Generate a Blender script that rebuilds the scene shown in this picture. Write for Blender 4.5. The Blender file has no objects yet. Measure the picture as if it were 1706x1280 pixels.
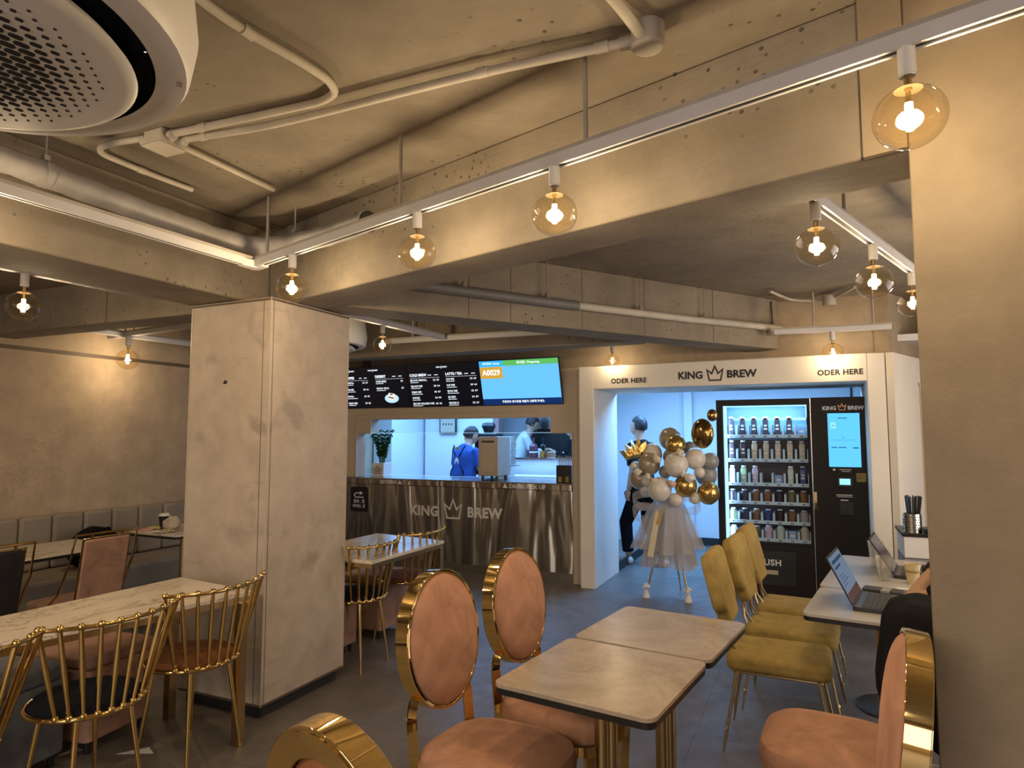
import bpy, bmesh, math, random
from mathutils import Vector, Matrix, noise as mnoise
random.seed(7)
sc = bpy.context.scene
COL = sc.collection
R = math.radians
# ---------------------------------------------------------------- camera, exposure, big lights
cd = bpy.data.cameras.new('camera'); cam = bpy.data.objects.new('camera', cd); COL.objects.link(cam)
F_PX = 1089.0
cd.sensor_fit = 'HORIZONTAL'; cd.sensor_width = 36.0; cd.lens = 36.0*F_PX/1706.0
cd.clip_start = 0.05; cd.clip_end = 60
cam.location = (0, 0, 1.55)
cam.rotation_euler = (Matrix.Rotation(R(24.49), 3, 'Z') @ Matrix.Rotation(R(90+4.495), 3, 'X') @ Matrix.Rotation(R(-0.07), 3, 'Z')).to_euler()
sc.camera = cam
sc.view_settings.view_transform = 'Standard'; sc.view_settings.look = 'None'
sc.view_settings.exposure = 0.52; sc.view_settings.gamma = 1.0; sc.view_settings.use_curve_mapping = False
w = bpy.data.worlds.new('world'); sc.world = w; w.use_nodes = True
w.node_tree.nodes['Background'].inputs[0].default_value = (0.6, 0.55, 0.5, 1)
w.node_tree.nodes['Background'].inputs[1].default_value = 0.02
try:
    sc.cycles.max_bounces = 8; sc.cycles.transparent_max_bounces = 24
    sc.cycles.sample_clamp_indirect = 4.0; sc.cycles.blur_glossy = 0.5
    sc.cycles.caustics_reflective = False; sc.cycles.caustics_refractive = False
except Exception: pass
WARM = (1.0, 0.79, 0.555); COOL = (0.19, 0.47, 1.0)
BULB_W = 10.5
def area(name, loc, rot, sx, sy, e, col):
    l = bpy.data.lights.new(name, 'AREA'); l.shape = 'RECTANGLE'; l.size = sx; l.size_y = sy; l.energy = e; l.color = col
    o = bpy.data.objects.new(name, l); COL.objects.link(o); o.location = loc; o.rotation_euler = rot; return o
area('kitchen_panel_light', (-4.1, 7.9, 2.36), (0, 0, 0), 2.6, 1.2, 85, COOL)
area('entry_panel_light', (-0.9, 8.0, 2.36), (0, 0, 0), 2.2, 0.7, 112, COOL)
area('hall_fill_light', (-1.2, -1.9, 2.62), (0, 0, 0), 3.4, 0.5, 100, (1.0, 0.83, 0.62))  # added warm fill behind the camera, no real panel known
area('front_fill_light', (-1.0, -3.9, 1.45), (R(90), 0, R(0)), 4.6, 1.9, 48, (0.92, 0.90, 1.0))  # added frontal fill from behind the camera, not a known shopfront
area('side_fill_light', (2.95, 4.3, 1.35), (R(90), 0, R(90)), 3.2, 1.8, 48, (1.0, 0.93, 0.92))  # added neutral fill to brighten the right bay, source unseen

# ---------------------------------------------------------------- mesh helpers
class MB:
    def __init__(s): s.v = []; s.f = []; s.m = []; s.mi = 0
    def add(s, vs, fs):
        n = len(s.v); s.v += [tuple(v) for v in vs]
        for f in fs: s.f.append(tuple(i+n for i in f)); s.m.append(s.mi)
        return s
    def box(s, x0, x1, y0, y1, z0, z1, M=None):
        vs = [Vector((x, y, z)) for z in (z0, z1) for y in (y0, y1) for x in (x0, x1)]
        if M: vs = [M @ v for v in vs]
        return s.add(vs, [(0,2,3,1),(4,5,7,6),(0,1,5,4),(2,6,7,3),(0,4,6,2),(1,3,7,5)])
    def cyl(s, p0, p1, r0, r1=None, n=16):
        p0 = Vector(p0); p1 = Vector(p1); r1 = r0 if r1 is None else r1
        d = (p1-p0).normalized(); a = d.orthogonal().normalized(); b = d.cross(a)
        vs = []
        for p, r in ((p0, r0), (p1, r1)):
            for i in range(n):
                t = 2*math.pi*i/n; vs.append(p+a*math.cos(t)*r+b*math.sin(t)*r)
        fs = [(i, (i+1) % n, n+(i+1) % n, n+i) for i in range(n)] + [tuple(range(n))[::-1], tuple(range(n, 2*n))]
        return s.add(vs, fs)
    def tube(s, path, r, n=10, closed=False, flat=1.0, up=None):
        P = [Vector(p) for p in path]; m = len(P); rs = r if isinstance(r, (list, tuple)) else [r]*m
        vs = []; prev = None
        for i, p in enumerate(P):
            if closed: d = P[(i+1) % m]-P[i-1]
            else: d = P[min(i+1, m-1)]-P[max(i-1, 0)]
            d = d.normalized() if d.length > 1e-9 else Vector((0, 0, 1))
            if up is not None: a = Vector(up)-d*Vector(up).dot(d)
            elif prev is None: a = d.orthogonal()
            else: a = prev-d*prev.dot(d)
            a = a.normalized() if a.length > 1e-6 else d.orthogonal().normalized()
            prev = a; b = d.cross(a)
            for k in range(n):
                t = 2*math.pi*(k+.5)/n; vs.append(p+a*math.cos(t)*rs[i]+b*math.sin(t)*rs[i]*flat)
        fs = []
        for i in range(m if closed else m-1):
            j = (i+1) % m
            for k in range(n): fs.append((i*n+k, i*n+(k+1) % n, j*n+(k+1) % n, j*n+k))
        if not closed: fs += [tuple(range(n))[::-1], tuple(range((m-1)*n, m*n))]
        return s.add(vs, fs)
    def lathe(s, prof, c=(0, 0, 0), n=28, M=None):
        vs = []; m = len(prof)
        for r, z in prof:
            for k in range(n):
                t = 2*math.pi*k/n; v = Vector((c[0]+r*math.cos(t), c[1]+r*math.sin(t), c[2]+z)); vs.append(M @ v if M else v)
        fs = [(i*n+k, i*n+(k+1) % n, (i+1)*n+(k+1) % n, (i+1)*n+k) for i in range(m-1) for k in range(n)]
        if prof[0][0] > 1e-5: fs.append(tuple(range(n))[::-1])
        if prof[-1][0] > 1e-5: fs.append(tuple(range((m-1)*n, m*n)))
        return s.add(vs, fs)
    def ball(s, c, r, n=20, m=12, M=None, fn=None):
        if not isinstance(r, (tuple, list)): r = (r, r, r)
        vs = [];
        for i in range(m+1):
            ph = math.pi*i/m
            for k in range(n):
                t = 2*math.pi*k/n; v = Vector((r[0]*math.sin(ph)*math.cos(t), r[1]*math.sin(ph)*math.sin(t), r[2]*math.cos(ph)))
                if fn: v = fn(v)
                if M: v = M @ v
                vs.append(v+Vector(c))
        fs = [(i*n+k, (i+1)*n+k, (i+1)*n+(k+1) % n, i*n+(k+1) % n) for i in range(m) for k in range(n)]
        return s.add(vs, fs)
    def prism(s, poly, z0, z1, M=None):
        n = len(poly); vs = [Vector((x, y, z0)) for x, y in poly]+[Vector((x, y, z1)) for x, y in poly]
        if M: vs = [M @ v for v in vs]
        return s.add(vs, [tuple(range(n))[::-1], tuple(range(n, 2*n))]+[(i, (i+1) % n, n+(i+1) % n, n+i) for i in range(n)])
    def grid(s, fn, nu, nv):
        vs = [fn(i/nu, j/nv) for j in range(nv+1) for i in range(nu+1)]
        return s.add(vs, [(j*(nu+1)+i, j*(nu+1)+i+1, (j+1)*(nu+1)+i+1, (j+1)*(nu+1)+i) for j in range(nv) for i in range(nu)])
    def build(s, name, mats, parent=None, bevel=0, sub=0, solid=0, ang=38, seg=2):
        me = bpy.data.meshes.new(name); me.from_pydata(s.v, [], s.f)
        bm = bmesh.new(); bm.from_mesh(me)
        bmesh.ops.remove_doubles(bm, verts=bm.verts, dist=1e-5)
        bmesh.ops.recalc_face_normals(bm, faces=bm.faces); bm.to_mesh(me); bm.free()
        mats = mats if isinstance(mats, (list, tuple)) else [mats]
        for m in mats: me.materials.append(m)
        if len(mats) > 1 and len(me.polygons) == len(s.m):
            for p, k in zip(me.polygons, s.m): p.material_index = k
        for p in me.polygons: p.use_smooth = True
        me.set_sharp_from_angle(angle=R(ang))
        o = bpy.data.objects.new(name, me); COL.objects.link(o)
        if parent: o.parent = parent
        if solid: md = o.modifiers.new('solid', 'SOLIDIFY'); md.thickness = solid; md.offset = 0
        if bevel:
            md = o.modifiers.new('bevel', 'BEVEL'); md.width = bevel; md.segments = seg; md.limit_method = 'ANGLE'; md.angle_limit = R(40)
        if sub: md = o.modifiers.new('sub', 'SUBSURF'); md.levels = sub; md.render_levels = sub
        return o
def rrect(x0, x1, y0, y1, r, k=5):
    out = []
    for cx, cy, a in ((x1-r, y1-r, 0), (x0+r, y1-r, 90), (x0+r, y0+r, 180), (x1-r, y0+r, 270)):
        for i in range(k+1): t = R(a+90*i/k); out.append((cx+r*math.cos(t), cy+r*math.sin(t)))
    return out
def tag(o, label=None, cat=None, group=None, kind=None):
    if label: o['label'] = label
    if cat: o['category'] = cat
    if group: o['group'] = group
    if kind: o['kind'] = kind
    return o
def thing(name, label, cat, loc=(0, 0, 0), rz=0, group=None):
    o = bpy.data.objects.new(name, None); COL.objects.link(o); o.location = loc; o.rotation_euler = (0, 0, rz); o.empty_display_size = .05
    return tag(o, label, cat, group)
def struct(o): o['kind'] = 'structure'; return o
def copy_tree(o, parent=None):
    c = o.copy(); COL.objects.link(c); c.parent = parent
    for ch in list(o.children): copy_tree(ch, c)
    return c
def text(s, size, mat, parent, name, M, bold=0.0, align='CENTER', ext=0.0008, sx=1.0, space=1.0):
    cu = bpy.data.curves.new(name, 'FONT'); cu.body = s; cu.size = size; cu.offset = bold*size; cu.align_x = align; cu.align_y = 'CENTER'
    cu.extrude = ext; cu.resolution_u = 3; cu.space_character = space
    t = bpy.data.objects.new('tmp', cu); COL.objects.link(t)
    dg = bpy.context.evaluated_depsgraph_get(); dg.update()
    me = bpy.data.meshes.new_from_object(t.evaluated_get(dg)); bpy.data.objects.remove(t)
    me.transform(M @ Matrix.Diagonal((sx, 1, 1, 1)))
    me.materials.clear(); me.materials.append(mat)
    o = bpy.data.objects.new(name, me); COL.objects.link(o); o.parent = parent; return o
def T(x, y, z): return Matrix.Translation((x, y, z))
def RX(a): return Matrix.Rotation(R(a), 4, 'X')
def RY(a): return Matrix.Rotation(R(a), 4, 'Y')
def RZ(a): return Matrix.Rotation(R(a), 4, 'Z')
def wallM(x, y, z, rz=0): return T(x, y, z) @ RZ(rz) @ RX(90)     # writing on a wall that faces -Y
def stroke(mb, pts, w, M, closed=True, th=.001):
    P = [Vector(p) for p in pts]; n = len(P); L = []
    for i in range(n):
        a = P[i-1] if (closed or i > 0) else P[i]; b = P[(i+1) % n] if (closed or i < n-1) else P[i]
        d1 = (P[i]-a).normalized() if (P[i]-a).length > 1e-9 else (b-P[i]).normalized()
        d2 = (b-P[i]).normalized() if (b-P[i]).length > 1e-9 else d1
        n1 = Vector((-d1.y, d1.x)); n2 = Vector((-d2.y, d2.x)); m = (n1+n2).normalized(); k = min(2.2, 1/max(.3, m.dot(n1)))
        L.append((P[i]+m*w/2*k, P[i]-m*w/2*k))
    for i in range(n if closed else n-1):
        a, b = L[i], L[(i+1) % n]; q = [a[0], b[0], b[1], a[1]]
        mb.prism([(p.x, p.y) for p in q], 0, th, M)
CROWN = [(-.5, .28), (-.36, -.42), (.36, -.42), (.5, .28), (.2, .02), (0, .5), (-.2, .02)]
def crown(parent, mat, M, size, name='crown_emblem', w=.075):
    mb = MB(); stroke(mb, [(x*size, y*size) for x, y in CROWN], w*size, M); return mb.build(name, mat, parent)

# ---------------------------------------------------------------- materials
def nt(name):
    m = bpy.data.materials.new(name); m.use_nodes = True; t = m.node_tree; return m, t, t.nodes['Principled BSDF']
def N(t, typ, **kw):
    n = t.nodes.new(typ)
    for k, v in kw.items():
        if k in n.inputs.keys() if hasattr(n.inputs, 'keys') else False: n.inputs[k].default_value = v
        else: setattr(n, k, v)
    return n
def objco(t, scale=(1, 1, 1), rot=(0, 0, 0)):
    tc = t.nodes.new('ShaderNodeTexCoord'); mp = t.nodes.new('ShaderNodeMapping'); mp.inputs['Scale'].default_value = scale; mp.inputs['Rotation'].default_value = rot
    t.links.new(tc.outputs['Object'], mp.inputs['Vector']); return mp.outputs['Vector']
def noise(t, vec, scale, detail=4, rough=.55, dist=0):
    n = t.nodes.new('ShaderNodeTexNoise'); n.inputs['Scale'].default_value = scale; n.inputs['Detail'].default_value = detail
    n.inputs['Roughness'].default_value = rough; n.inputs['Distortion'].default_value = dist; t.links.new(vec, n.inputs['Vector']); return n.outputs['Fac']
def ramp(t, fac, stops):
    r = t.nodes.new('ShaderNodeValToRGB'); e = r.color_ramp.elements
    while len(e) < len(stops): e.new(.5)
    for k, (p, c) in enumerate(stops): e[k].position = p; e[k].color = (*c, 1) if len(c) == 3 else c
    t.links.new(fac, r.inputs['Fac']); return r.outputs['Color']
def mix(t, fac, a, b, mode='MIX'):
    n = t.nodes.new('ShaderNodeMix'); n.data_type = 'RGBA'; n.blend_type = mode
    for k, v in ((0, fac), (6, a), (7, b)):
        if hasattr(v, 'is_linked') or hasattr(v, 'links'): t.links.new(v, n.inputs[k])
        else: n.inputs[k].default_value = v if k == 0 else (*v, 1)
    return n.outputs[2]
def bump(t, b, h, strength, dist=.01):
    n = t.nodes.new('ShaderNodeBump'); n.inputs['Strength'].default_value = strength; n.inputs['Distance'].default_value = dist
    t.links.new(h, n.inputs['Height']); t.links.new(n.outputs['Normal'], b.inputs['Normal']); return n
def pm(name, col, rough=.5, metal=0, var=.1, vs=6, bmp=0, bs=40, sheen=0, coat=0, em=0, ecol=None, spec=None, stretch=(1, 1, 1)):
    m, t, b = nt(name); v = objco(t, stretch)
    f = noise(t, v, vs, 3)
    lo = tuple(c*(1-var) for c in col); hi = tuple(min(1, c*(1+var)) for c in col)
    t.links.new(ramp(t, f, [(.3, lo), (.7, hi)]), b.inputs['Base Color'])
    b.inputs['Roughness'].default_value = rough; b.inputs['Metallic'].default_value = metal
    if spec is not None: b.inputs['Specular IOR Level'].default_value = spec
    if sheen: b.inputs['Sheen Weight'].default_value = sheen; b.inputs['Sheen Roughness'].default_value = .4; b.inputs['Sheen Tint'].default_value = (*[min(1, c*1.6+.05) for c in col], 1)
    if coat: b.inputs['Coat Weight'].default_value = coat; b.inputs['Coat Roughness'].default_value = .08
    if bmp: bump(t, b, noise(t, v, bs, 4), bmp)
    if em: b.inputs['Emission Color'].default_value = (*(ecol or col), 1); b.inputs['Emission Strength'].default_value = em
    return m
def emis(name, col, s):
    m = bpy.data.materials.new(name); m.use_nodes = True; t = m.node_tree; t.nodes.clear()
    e = t.nodes.new('ShaderNodeEmission'); o = t.nodes.new('ShaderNodeOutputMaterial'); e.inputs[0].default_value = (*col, 1); e.inputs[1].default_value = s
    t.links.new(e.outputs[0], o.inputs[0]); return m
def thin(name, tint, gloss=.12, rough=.02, fres=1.25, body=0, bodycol=(1, 1, 1)):
    m = bpy.data.materials.new(name); m.use_nodes = True; t = m.node_tree; t.nodes.clear()
    tr = t.nodes.new('ShaderNodeBsdfTransparent'); tr.inputs[0].default_value = (*tint, 1)
    gl = t.nodes.new('ShaderNodeBsdfGlossy'); gl.inputs['Roughness'].default_value = rough
    lw = t.nodes.new('ShaderNodeLayerWeight'); lw.inputs['Blend'].default_value = .35
    mt = t.nodes.new('ShaderNodeMath'); mt.operation = 'MULTIPLY_ADD'; mt.inputs[1].default_value = .80; mt.inputs[2].default_value = gloss*.4
    t.links.new(lw.outputs['Facing'], mt.inputs[0]); pw = t.nodes.new('ShaderNodeMath'); pw.operation = 'POWER'; pw.inputs[1].default_value = 2.2
    t.links.new(mt.outputs[0], pw.inputs[0])
    mx = t.nodes.new('ShaderNodeMixShader'); t.links.new(pw.outputs[0], mx.inputs[0]); t.links.new(tr.outputs[0], mx.inputs[1]); t.links.new(gl.outputs[0], mx.inputs[2])
    last = mx.outputs[0]
    if body:
        df = t.nodes.new('ShaderNodeBsdfDiffuse'); df.inputs[0].default_value = (*bodycol, 1); m2 = t.nodes.new('ShaderNodeMixShader'); m2.inputs[0].default_value = body
        t.links.new(last, m2.inputs[1]); t.links.new(df.outputs[0], m2.inputs[2]); last = m2.outputs[0]
    o = t.nodes.new('ShaderNodeOutputMaterial'); t.links.new(last, o.inputs[0]); return m
def concrete(name, col=(.40, .35, .28), lines=1.0, pits=1.0, rough=.85, blot=.24, panel=False):
    m, t, b = nt(name); v = objco(t)
    big = noise(t, v, .9, 5, .6, .4); mid = noise(t, v, 5, 6, .65)
    dark = tuple(c*(1-blot) for c in col); lite = tuple(min(1, c*(1+blot)) for c in col)
    c1 = ramp(t, big, [(.32, dark), (.52, col), (.72, lite)])
    c2 = mix(t, .5, c1, ramp(t, mid, [(.3, (.55, .53, .50)), (.7, (1, 1, 1))]), 'MULTIPLY')
    v4 = objco(t, (1, 1, 1)); cr_ = ramp(t, noise(t, v4, 3.1, 7, .7, 1.5), [(.488, (0, 0, 0)), (.5, (1, 1, 1)), (.512, (0, 0, 0))]); cm = ramp(t, noise(t, v4, 1.3, 2), [(.54, (0, 0, 0)), (.62, (.5, .5, .5))])
    c2 = mix(t, mix(t, 1.0, cr_, cm, 'MULTIPLY'), c2, tuple(c*.45 for c in col))
    h = mid
    if pits:
        vo = t.nodes.new('ShaderNodeTexVoronoi'); vo.inputs['Scale'].default_value = 21; vo.inputs['Randomness'].default_value = 1
        t.links.new(v, vo.inputs['Vector'])
        pit = ramp(t, vo.outputs['Distance'], [(.10, (1, 1, 1)), (.20, (0, 0, 0))])
        msk = ramp(t, noise(t, v, 2.3, 3), [(.50, (0, 0, 0)), (.60, (1, 1, 1))])
        pm_ = mix(t, 1.0, pit, msk, 'MULTIPLY')
        c2 = mix(t, pm_, c2, tuple(c*.28 for c in col))
        inv = t.nodes.new('ShaderNodeMath'); inv.operation = 'SUBTRACT'; t.links.new(mid, inv.inputs[0]); t.links.new(pm_, inv.inputs[1]); h = inv.outputs[0]
    if lines:
        v2 = objco(t, (1.2, 1.2, 26)); ln = noise(t, v2, 1.0, 3, .7)
        c2 = mix(t, .14*lines, c2, ramp(t, ln, [(.35, (.7, .7, .7)), (.6, (1, 1, 1))]), 'MULTIPLY')
        ad = t.nodes.new('ShaderNodeMath'); ad.operation = 'MULTIPLY_ADD'; ad.inputs[1].default_value = .3*lines; t.links.new(h, ad.inputs[2]); t.links.new(ln, ad.inputs[0]); h = ad.outputs[0]
    t.links.new(c2, b.inputs['Base Color']); b.inputs['Roughness'].default_value = rough; bump(t, b, h, .35, .012)
    return m
M = {}
M['conc'] = concrete('beam_concrete', (.268, .226, .168), 1, 1)
M['slab'] = concrete('slab_concrete', (.248, .210, .160), 0, .6)
M['wallp'] = concrete('wall_plaster', (.47, .365, .25), 0, 0, .8, .24)
M['wallu'] = concrete('upper_wall_plaster', (.42, .33, .23), .5, 0, .85, .1)
M['pillar'] = concrete('pillar_plaster', (.275, .215, .14), .12, 0, .75, .18)
def panel_mat():
    m, t, b = nt('column_panel'); v = objco(t)
    c = ramp(t, noise(t, v, 1.7, 5, .6), [(.3, (.44, .36, .28)), (.7, (.56, .47, .375))])
    st = ramp(t, noise(t, v, 3.4, 3, .5, .3), [(.57, (0, 0, 0)), (.70, (1, 1, 1))])
    c = mix(t, .8, c, ramp(t, noise(t, v, 7, 5, .6, .5), [(.3, (.80, .79, .78)), (.7, (1.04, 1.04, 1.04))]), 'MULTIPLY')
    c = mix(t, mix(t, 1.0, st, (.62, .62, .62), 'MULTIPLY'), c, (.24, .20, .16))
    v2 = objco(t, (1, 1, 9)); sm = ramp(t, noise(t, v2, 2.2, 2), [(.68, (0, 0, 0)), (.73, (1, 1, 1))])
    c = mix(t, mix(t, 1.0, sm, (.18, .18, .18), 'MULTIPLY'), c, (.22, .18, .14))
    t.links.new(c, b.inputs['Base Color']); b.inputs['Roughness'].default_value = .7; bump(t, b, noise(t, v, 30, 5), .08); return m
M['panel'] = panel_mat()
def floor_mat():
    m, t, b = nt('floor_tile'); v = objco(t, (1, 1, 1), (0, 0, R(0)))
    br = t.nodes.new('ShaderNodeTexBrick'); br.inputs['Scale'].default_value = 1; br.inputs['Mortar Size'].default_value = .0022
    br.inputs['Brick Width'].default_value = .6; br.inputs['Row Height'].default_value = .6; br.offset = 0; br.inputs['Mortar Smooth'].default_value = .3
    br.inputs['Color1'].default_value = (.150, .128, .110, 1); br.inputs['Color2'].default_value = (.165, .141, .121, 1); br.inputs['Mortar'].default_value = (.07, .065, .06, 1)
    t.links.new(v, br.inputs['Vector'])
    c = mix(t, .7, br.outputs['Color'], ramp(t, noise(t, v, 4, 7, .7, .2), [(.3, (.62, .61, .6)), (.7, (1.2, 1.2, 1.2))]), 'MULTIPLY')
    t.links.new(c, b.inputs['Base Color'])
    t.links.new(ramp(t, noise(t, v, 9, 5), [(.3, (.34, .34, .34)), (.7, (.52, .52, .52))]), b.inputs['Roughness'])
    bump(t, b, noise(t, v, 60, 4), .06); return m
M['floor'] = floor_mat()
M['gold'] = pm('polished_gold', (.72, .49, .18), .13, 1, .06, 3)
M['gold2'] = pm('mirror_gold', (.90, .66, .28), .05, 1, .04, 2)
M['brass'] = pm('brushed_brass', (.55, .40, .20), .28, 1, .08, 3, stretch=(1, 1, .2))
M['chrome'] = pm('chrome', (.72, .70, .68), .08, 1, .04)
def velvet(name, col, k=.22, sh=.38):
    m, t, b = nt(name); v = objco(t, (1, 1, 1)); f = noise(t, v, 7, 4, .6, 1.2); g = noise(t, v, 260, 2)
    c = ramp(t, f, [(.3, tuple(x*(1-k) for x in col)), (.7, tuple(min(1, x*(1+k)) for x in col))])
    c = mix(t, .25, c, ramp(t, g, [(.3, (.75, .75, .75)), (.7, (1.1, 1.1, 1.1))]), 'MULTIPLY')
    t.links.new(c, b.inputs['Base Color']); b.inputs['Roughness'].default_value = .9; b.inputs['Specular IOR Level'].default_value = .15
    b.inputs['Sheen Weight'].default_value = sh; b.inputs['Sheen Roughness'].default_value = .35; b.inputs['Sheen Tint'].default_value = (*[min(1, x*1.5+.04) for x in col], 1)
    bump(t, b, f, .25, .006); return m
M['pinkv'] = velvet('terracotta_velvet', (.43, .225, .14))
M['pinkl'] = velvet('dusty_pink_velvet', (.40, .235, .17))
M['brownv'] = velvet('brown_velvet', (.20, .08, .03))
M['navyv'] = velvet('dark_navy_velvet', (.008, .009, .014), .22, .12)
M['greyv'] = velvet('grey_velvet', (.17, .175, .19))
M['darkv'] = velvet('charcoal_velvet', (.022, .020, .022), .22, .15)
M['yellv'] = velvet('mustard_velvet', (.37, .262, .085))
M['sofa'] = pm('taupe_leatherette', (.27, .225, .17), .55, 0, .08, 5, .1, 60)
def marble():
    m, t, b = nt('white_marble'); v = objco(t, (1, .35, 1), (0, 0, R(25)))
    ve = ramp(t, noise(t, v, 2.6, 6, .6, 1.6), [(.483, (1, 1, 1)), (.5, (.42, .36, .30)), (.517, (1, 1, 1))])
    base = ramp(t, noise(t, v, 1.3, 4), [(.3, (.66, .57, .46)), (.7, (.80, .72, .60))])
    t.links.new(mix(t, .75, base, ve, 'MULTIPLY'), b.inputs['Base Color']); b.inputs['Roughness'].default_value = .16; b.inputs['Coat Weight'].default_value = .3; return m
M['marble'] = marble()
def stone():
    m, t, b = nt('grey_stone_top'); v = objco(t, (1, 1, 1), (0, 0, R(20)))
    base = ramp(t, noise(t, v, 3.5, 8, .7, .8), [(.3, (.28, .225, .165)), (.5, (.41, .335, .255)), (.72, (.52, .44, .345))])
    ve = ramp(t, noise(t, v, 4.5, 7, .65, 2.2), [(.485, (0, 0, 0)), (.5, (1, 1, 1)), (.515, (0, 0, 0))])
    c = mix(t, mix(t, 1.0, ve, (.28, .28, .28), 'MULTIPLY'), base, (.58, .50, .40))
    t.links.new(c, b.inputs['Base Color']); b.inputs['Roughness'].default_value = .27; b.inputs['Specular IOR Level'].default_value = .5; return m
M['stone'] = stone()
def wood():
    m, t, b = nt('pale_wood_laminate'); v = objco(t, (1, 10, 1))
    t.links.new(ramp(t, noise(t, v, 4, 5, .6, .4), [(.3, (.36, .33, .30)), (.7, (.50, .47, .43))]), b.inputs['Base Color']); b.inputs['Roughness'].default_value = .3; return m
M['lam'] = wood()
STEEL_ROT = 0.25
def steel():
    m, t, b = nt('wavy_stainless'); v = objco(t, (1, 1, .16)); b.inputs['Metallic'].default_value = 1; b.inputs['Roughness'].default_value = .30; b.inputs['Anisotropic'].default_value = .92; tg = t.nodes.new('ShaderNodeTangent'); tg.direction_type = 'RADIAL'; tg.axis = 'Z'; t.links.new(tg.outputs[0], b.inputs['Tangent']); b.inputs['Anisotropic Rotation'].default_value = STEEL_ROT
    v3 = objco(t, (1, 1, 80)); t.links.new(ramp(t, noise(t, v3, 3, 2), [(.3, (.40, .37, .33)), (.7, (.47, .44, .40))]), b.inputs['Base Color'])
    bump(t, b, noise(t, v, 3.0, 2, .5, .6), .9, .14); return m
M['steel'] = steel()
M['steelp'] = pm('plain_stainless', (.55, .53, .50), .22, 1, .05, 3)
M['galv'] = pm('galvanised_duct', (.30, .285, .27), .62, .2, .14, 9, .1, 30)
M['pipe'] = pm('painted_conduit', (.46, .42, .35), .6, 0, .1, 9)
M['white'] = pm('white_plastic', (.78, .76, .72), .4, 0, .03)
M['whitew'] = pm('white_paint', (.78, .73, .64), .7, 0, .04, 2)
M['cream'] = pm('cream_panel', (.56, .46, .34), .65, 0, .05, 2)
M['kwall'] = pm('kitchen_white', (.72, .72, .72), .5, 0, .03, 2)
M['black'] = pm('black_plastic', (.012, .012, .012), .35, 0, .2)
M['blackm'] = pm('black_matte', (.016, .014, .013), .7, 0, .2)
M['bmach'] = pm('machine_black', (.014, .011, .009), .5, 0, .15, spec=.25)
M['rail'] = pm('track_white', (.66, .64, .62), .4, 0, .04)
M['slot'] = pm('track_slot', (.02, .018, .015), .6, 0, .1)
M['ink'] = pm('black_lettering', (.02, .018, .016), .6, 0, .1)
M['inkw'] = pm('white_lettering', (.85, .85, .85), .5, 0, .02)
M['brushed'] = pm('silver_lettering', (.85, .82, .78), .45, .2, .03)
M['trimw'] = pm('beige_metal_trim', (.50, .43, .34), .4, .1, .05)
M['darktrim'] = pm('dark_trim', (.10, .075, .05), .6, 0, .1)
M['skin'] = pm('skin', (.43, .25, .155), .55, 0, .06, 9)
M['hair'] = pm('black_hair', (.012, .010, .009), .5, 0, .2, 30, .3, 90)
M['hairb'] = pm('brown_hair', (.022, .013, .008), .6, 0, .2, 30, .3, 90)
M['cblack'] = pm('black_cloth', (.007, .007, .008), .9, 0, .25, 12, .4, 14, spec=.12)
M['cblue'] = pm('blue_cloth', (.012, .065, .30), .8, 0, .2, 9, .5, 12)
M['cgrey'] = pm('grey_cloth', (.50, .50, .50), .8, 0, .08, 9, .4, 12)
M['eye'] = pm('dark_eye', (.02, .015, .012), .2, 0, .1)
M['leaf'] = pm('zz_leaf', (.03, .10, .02), .3, 0, .35, 20)
M['amber'] = thin('amber_globe_glass', (.985, .925, .79), .25)
M['clear'] = thin('clear_glass', (.95, .96, .96), .15)
M['pet'] = thin('clear_cup', (.92, .91, .88), .2, .06, body=.10, bodycol=(.8, .78, .74))
M['pane'] = thin('window_pane', (.94, .95, .96), .10)
M['fil'] = emis('filament', (1.0, .80, .46), 38)
M['ledc'] = emis('cool_led', (.30, .68, 1.0), 1.7)
M['tulle'] = thin('white_tulle', (.86, .85, .84), .05, .6, body=.30, bodycol=(.80, .76, .74))
M['wtext'] = emis('screen_white', (.85, .92, 1.0), .95)
M['scrb'] = pm('screen_black', (.004, .004, .008), .25, 0, .1, em=.012, ecol=(.1, .15, .3))
M['scrblue'] = emis('screen_sky', (.115, .42, .93), 1.0)
M['scrcyan'] = emis('screen_cyan', (.03, .35, .85), 1.0)
M['scrgreen'] = emis('screen_green', (.09, .38, .09), 1.0)
M['scrorange'] = emis('screen_orange', (.50, .28, .03), 1.0)
M['scrnavy'] = emis('screen_navy', (.006, .022, .10), 1.0)
M['kiosk'] = emis('kiosk_blue', (.105, .48, 1.0), 1.0)

# ---------------------------------------------------------------- setting
def wall(name, pts, z0, z1, th, mat):      # polyline wall with thickness to the right of travel
    mb = MB()
    for a, b in zip(pts, pts[1:]):
        a = Vector((*a, 0)); b = Vector((*b, 0)); d = (b-a).normalized(); n = Vector((d.y, -d.x, 0))*th
        mb.add([a+Vector((0,0,z0)), b+Vector((0,0,z0)), b+n+Vector((0,0,z0)), a+n+Vector((0,0,z0)), a+Vector((0,0,z1)), b+Vector((0,0,z1)), b+n+Vector((0,0,z1)), a+n+Vector((0,0,z1))],
               [(0,1,2,3), (4,7,6,5), (0,4,5,1), (1,5,6,2), (2,6,7,3), (3,7,4,0)])
    return struct(mb.build(name, mat))
SLAB = 2.82; SOF = 2.345
struct(MB().box(-6.3, 4.2, -4.2, 10.2, -.12, 0).build('floor', M['floor']))
struct(MB().box(-6.3, 4.2, -4.2, 10.2, SLAB, SLAB+.15).build('ceiling', M['slab']))
wall('wall_left', [(-6, 9.9), (-6, -4)], 0, 2.275, .2, M['wallp'])
struct(MB().box(-6.2, -5.985, -4, 9.9, 2.30, SLAB).build('wall_left', M['wallu']))
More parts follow.
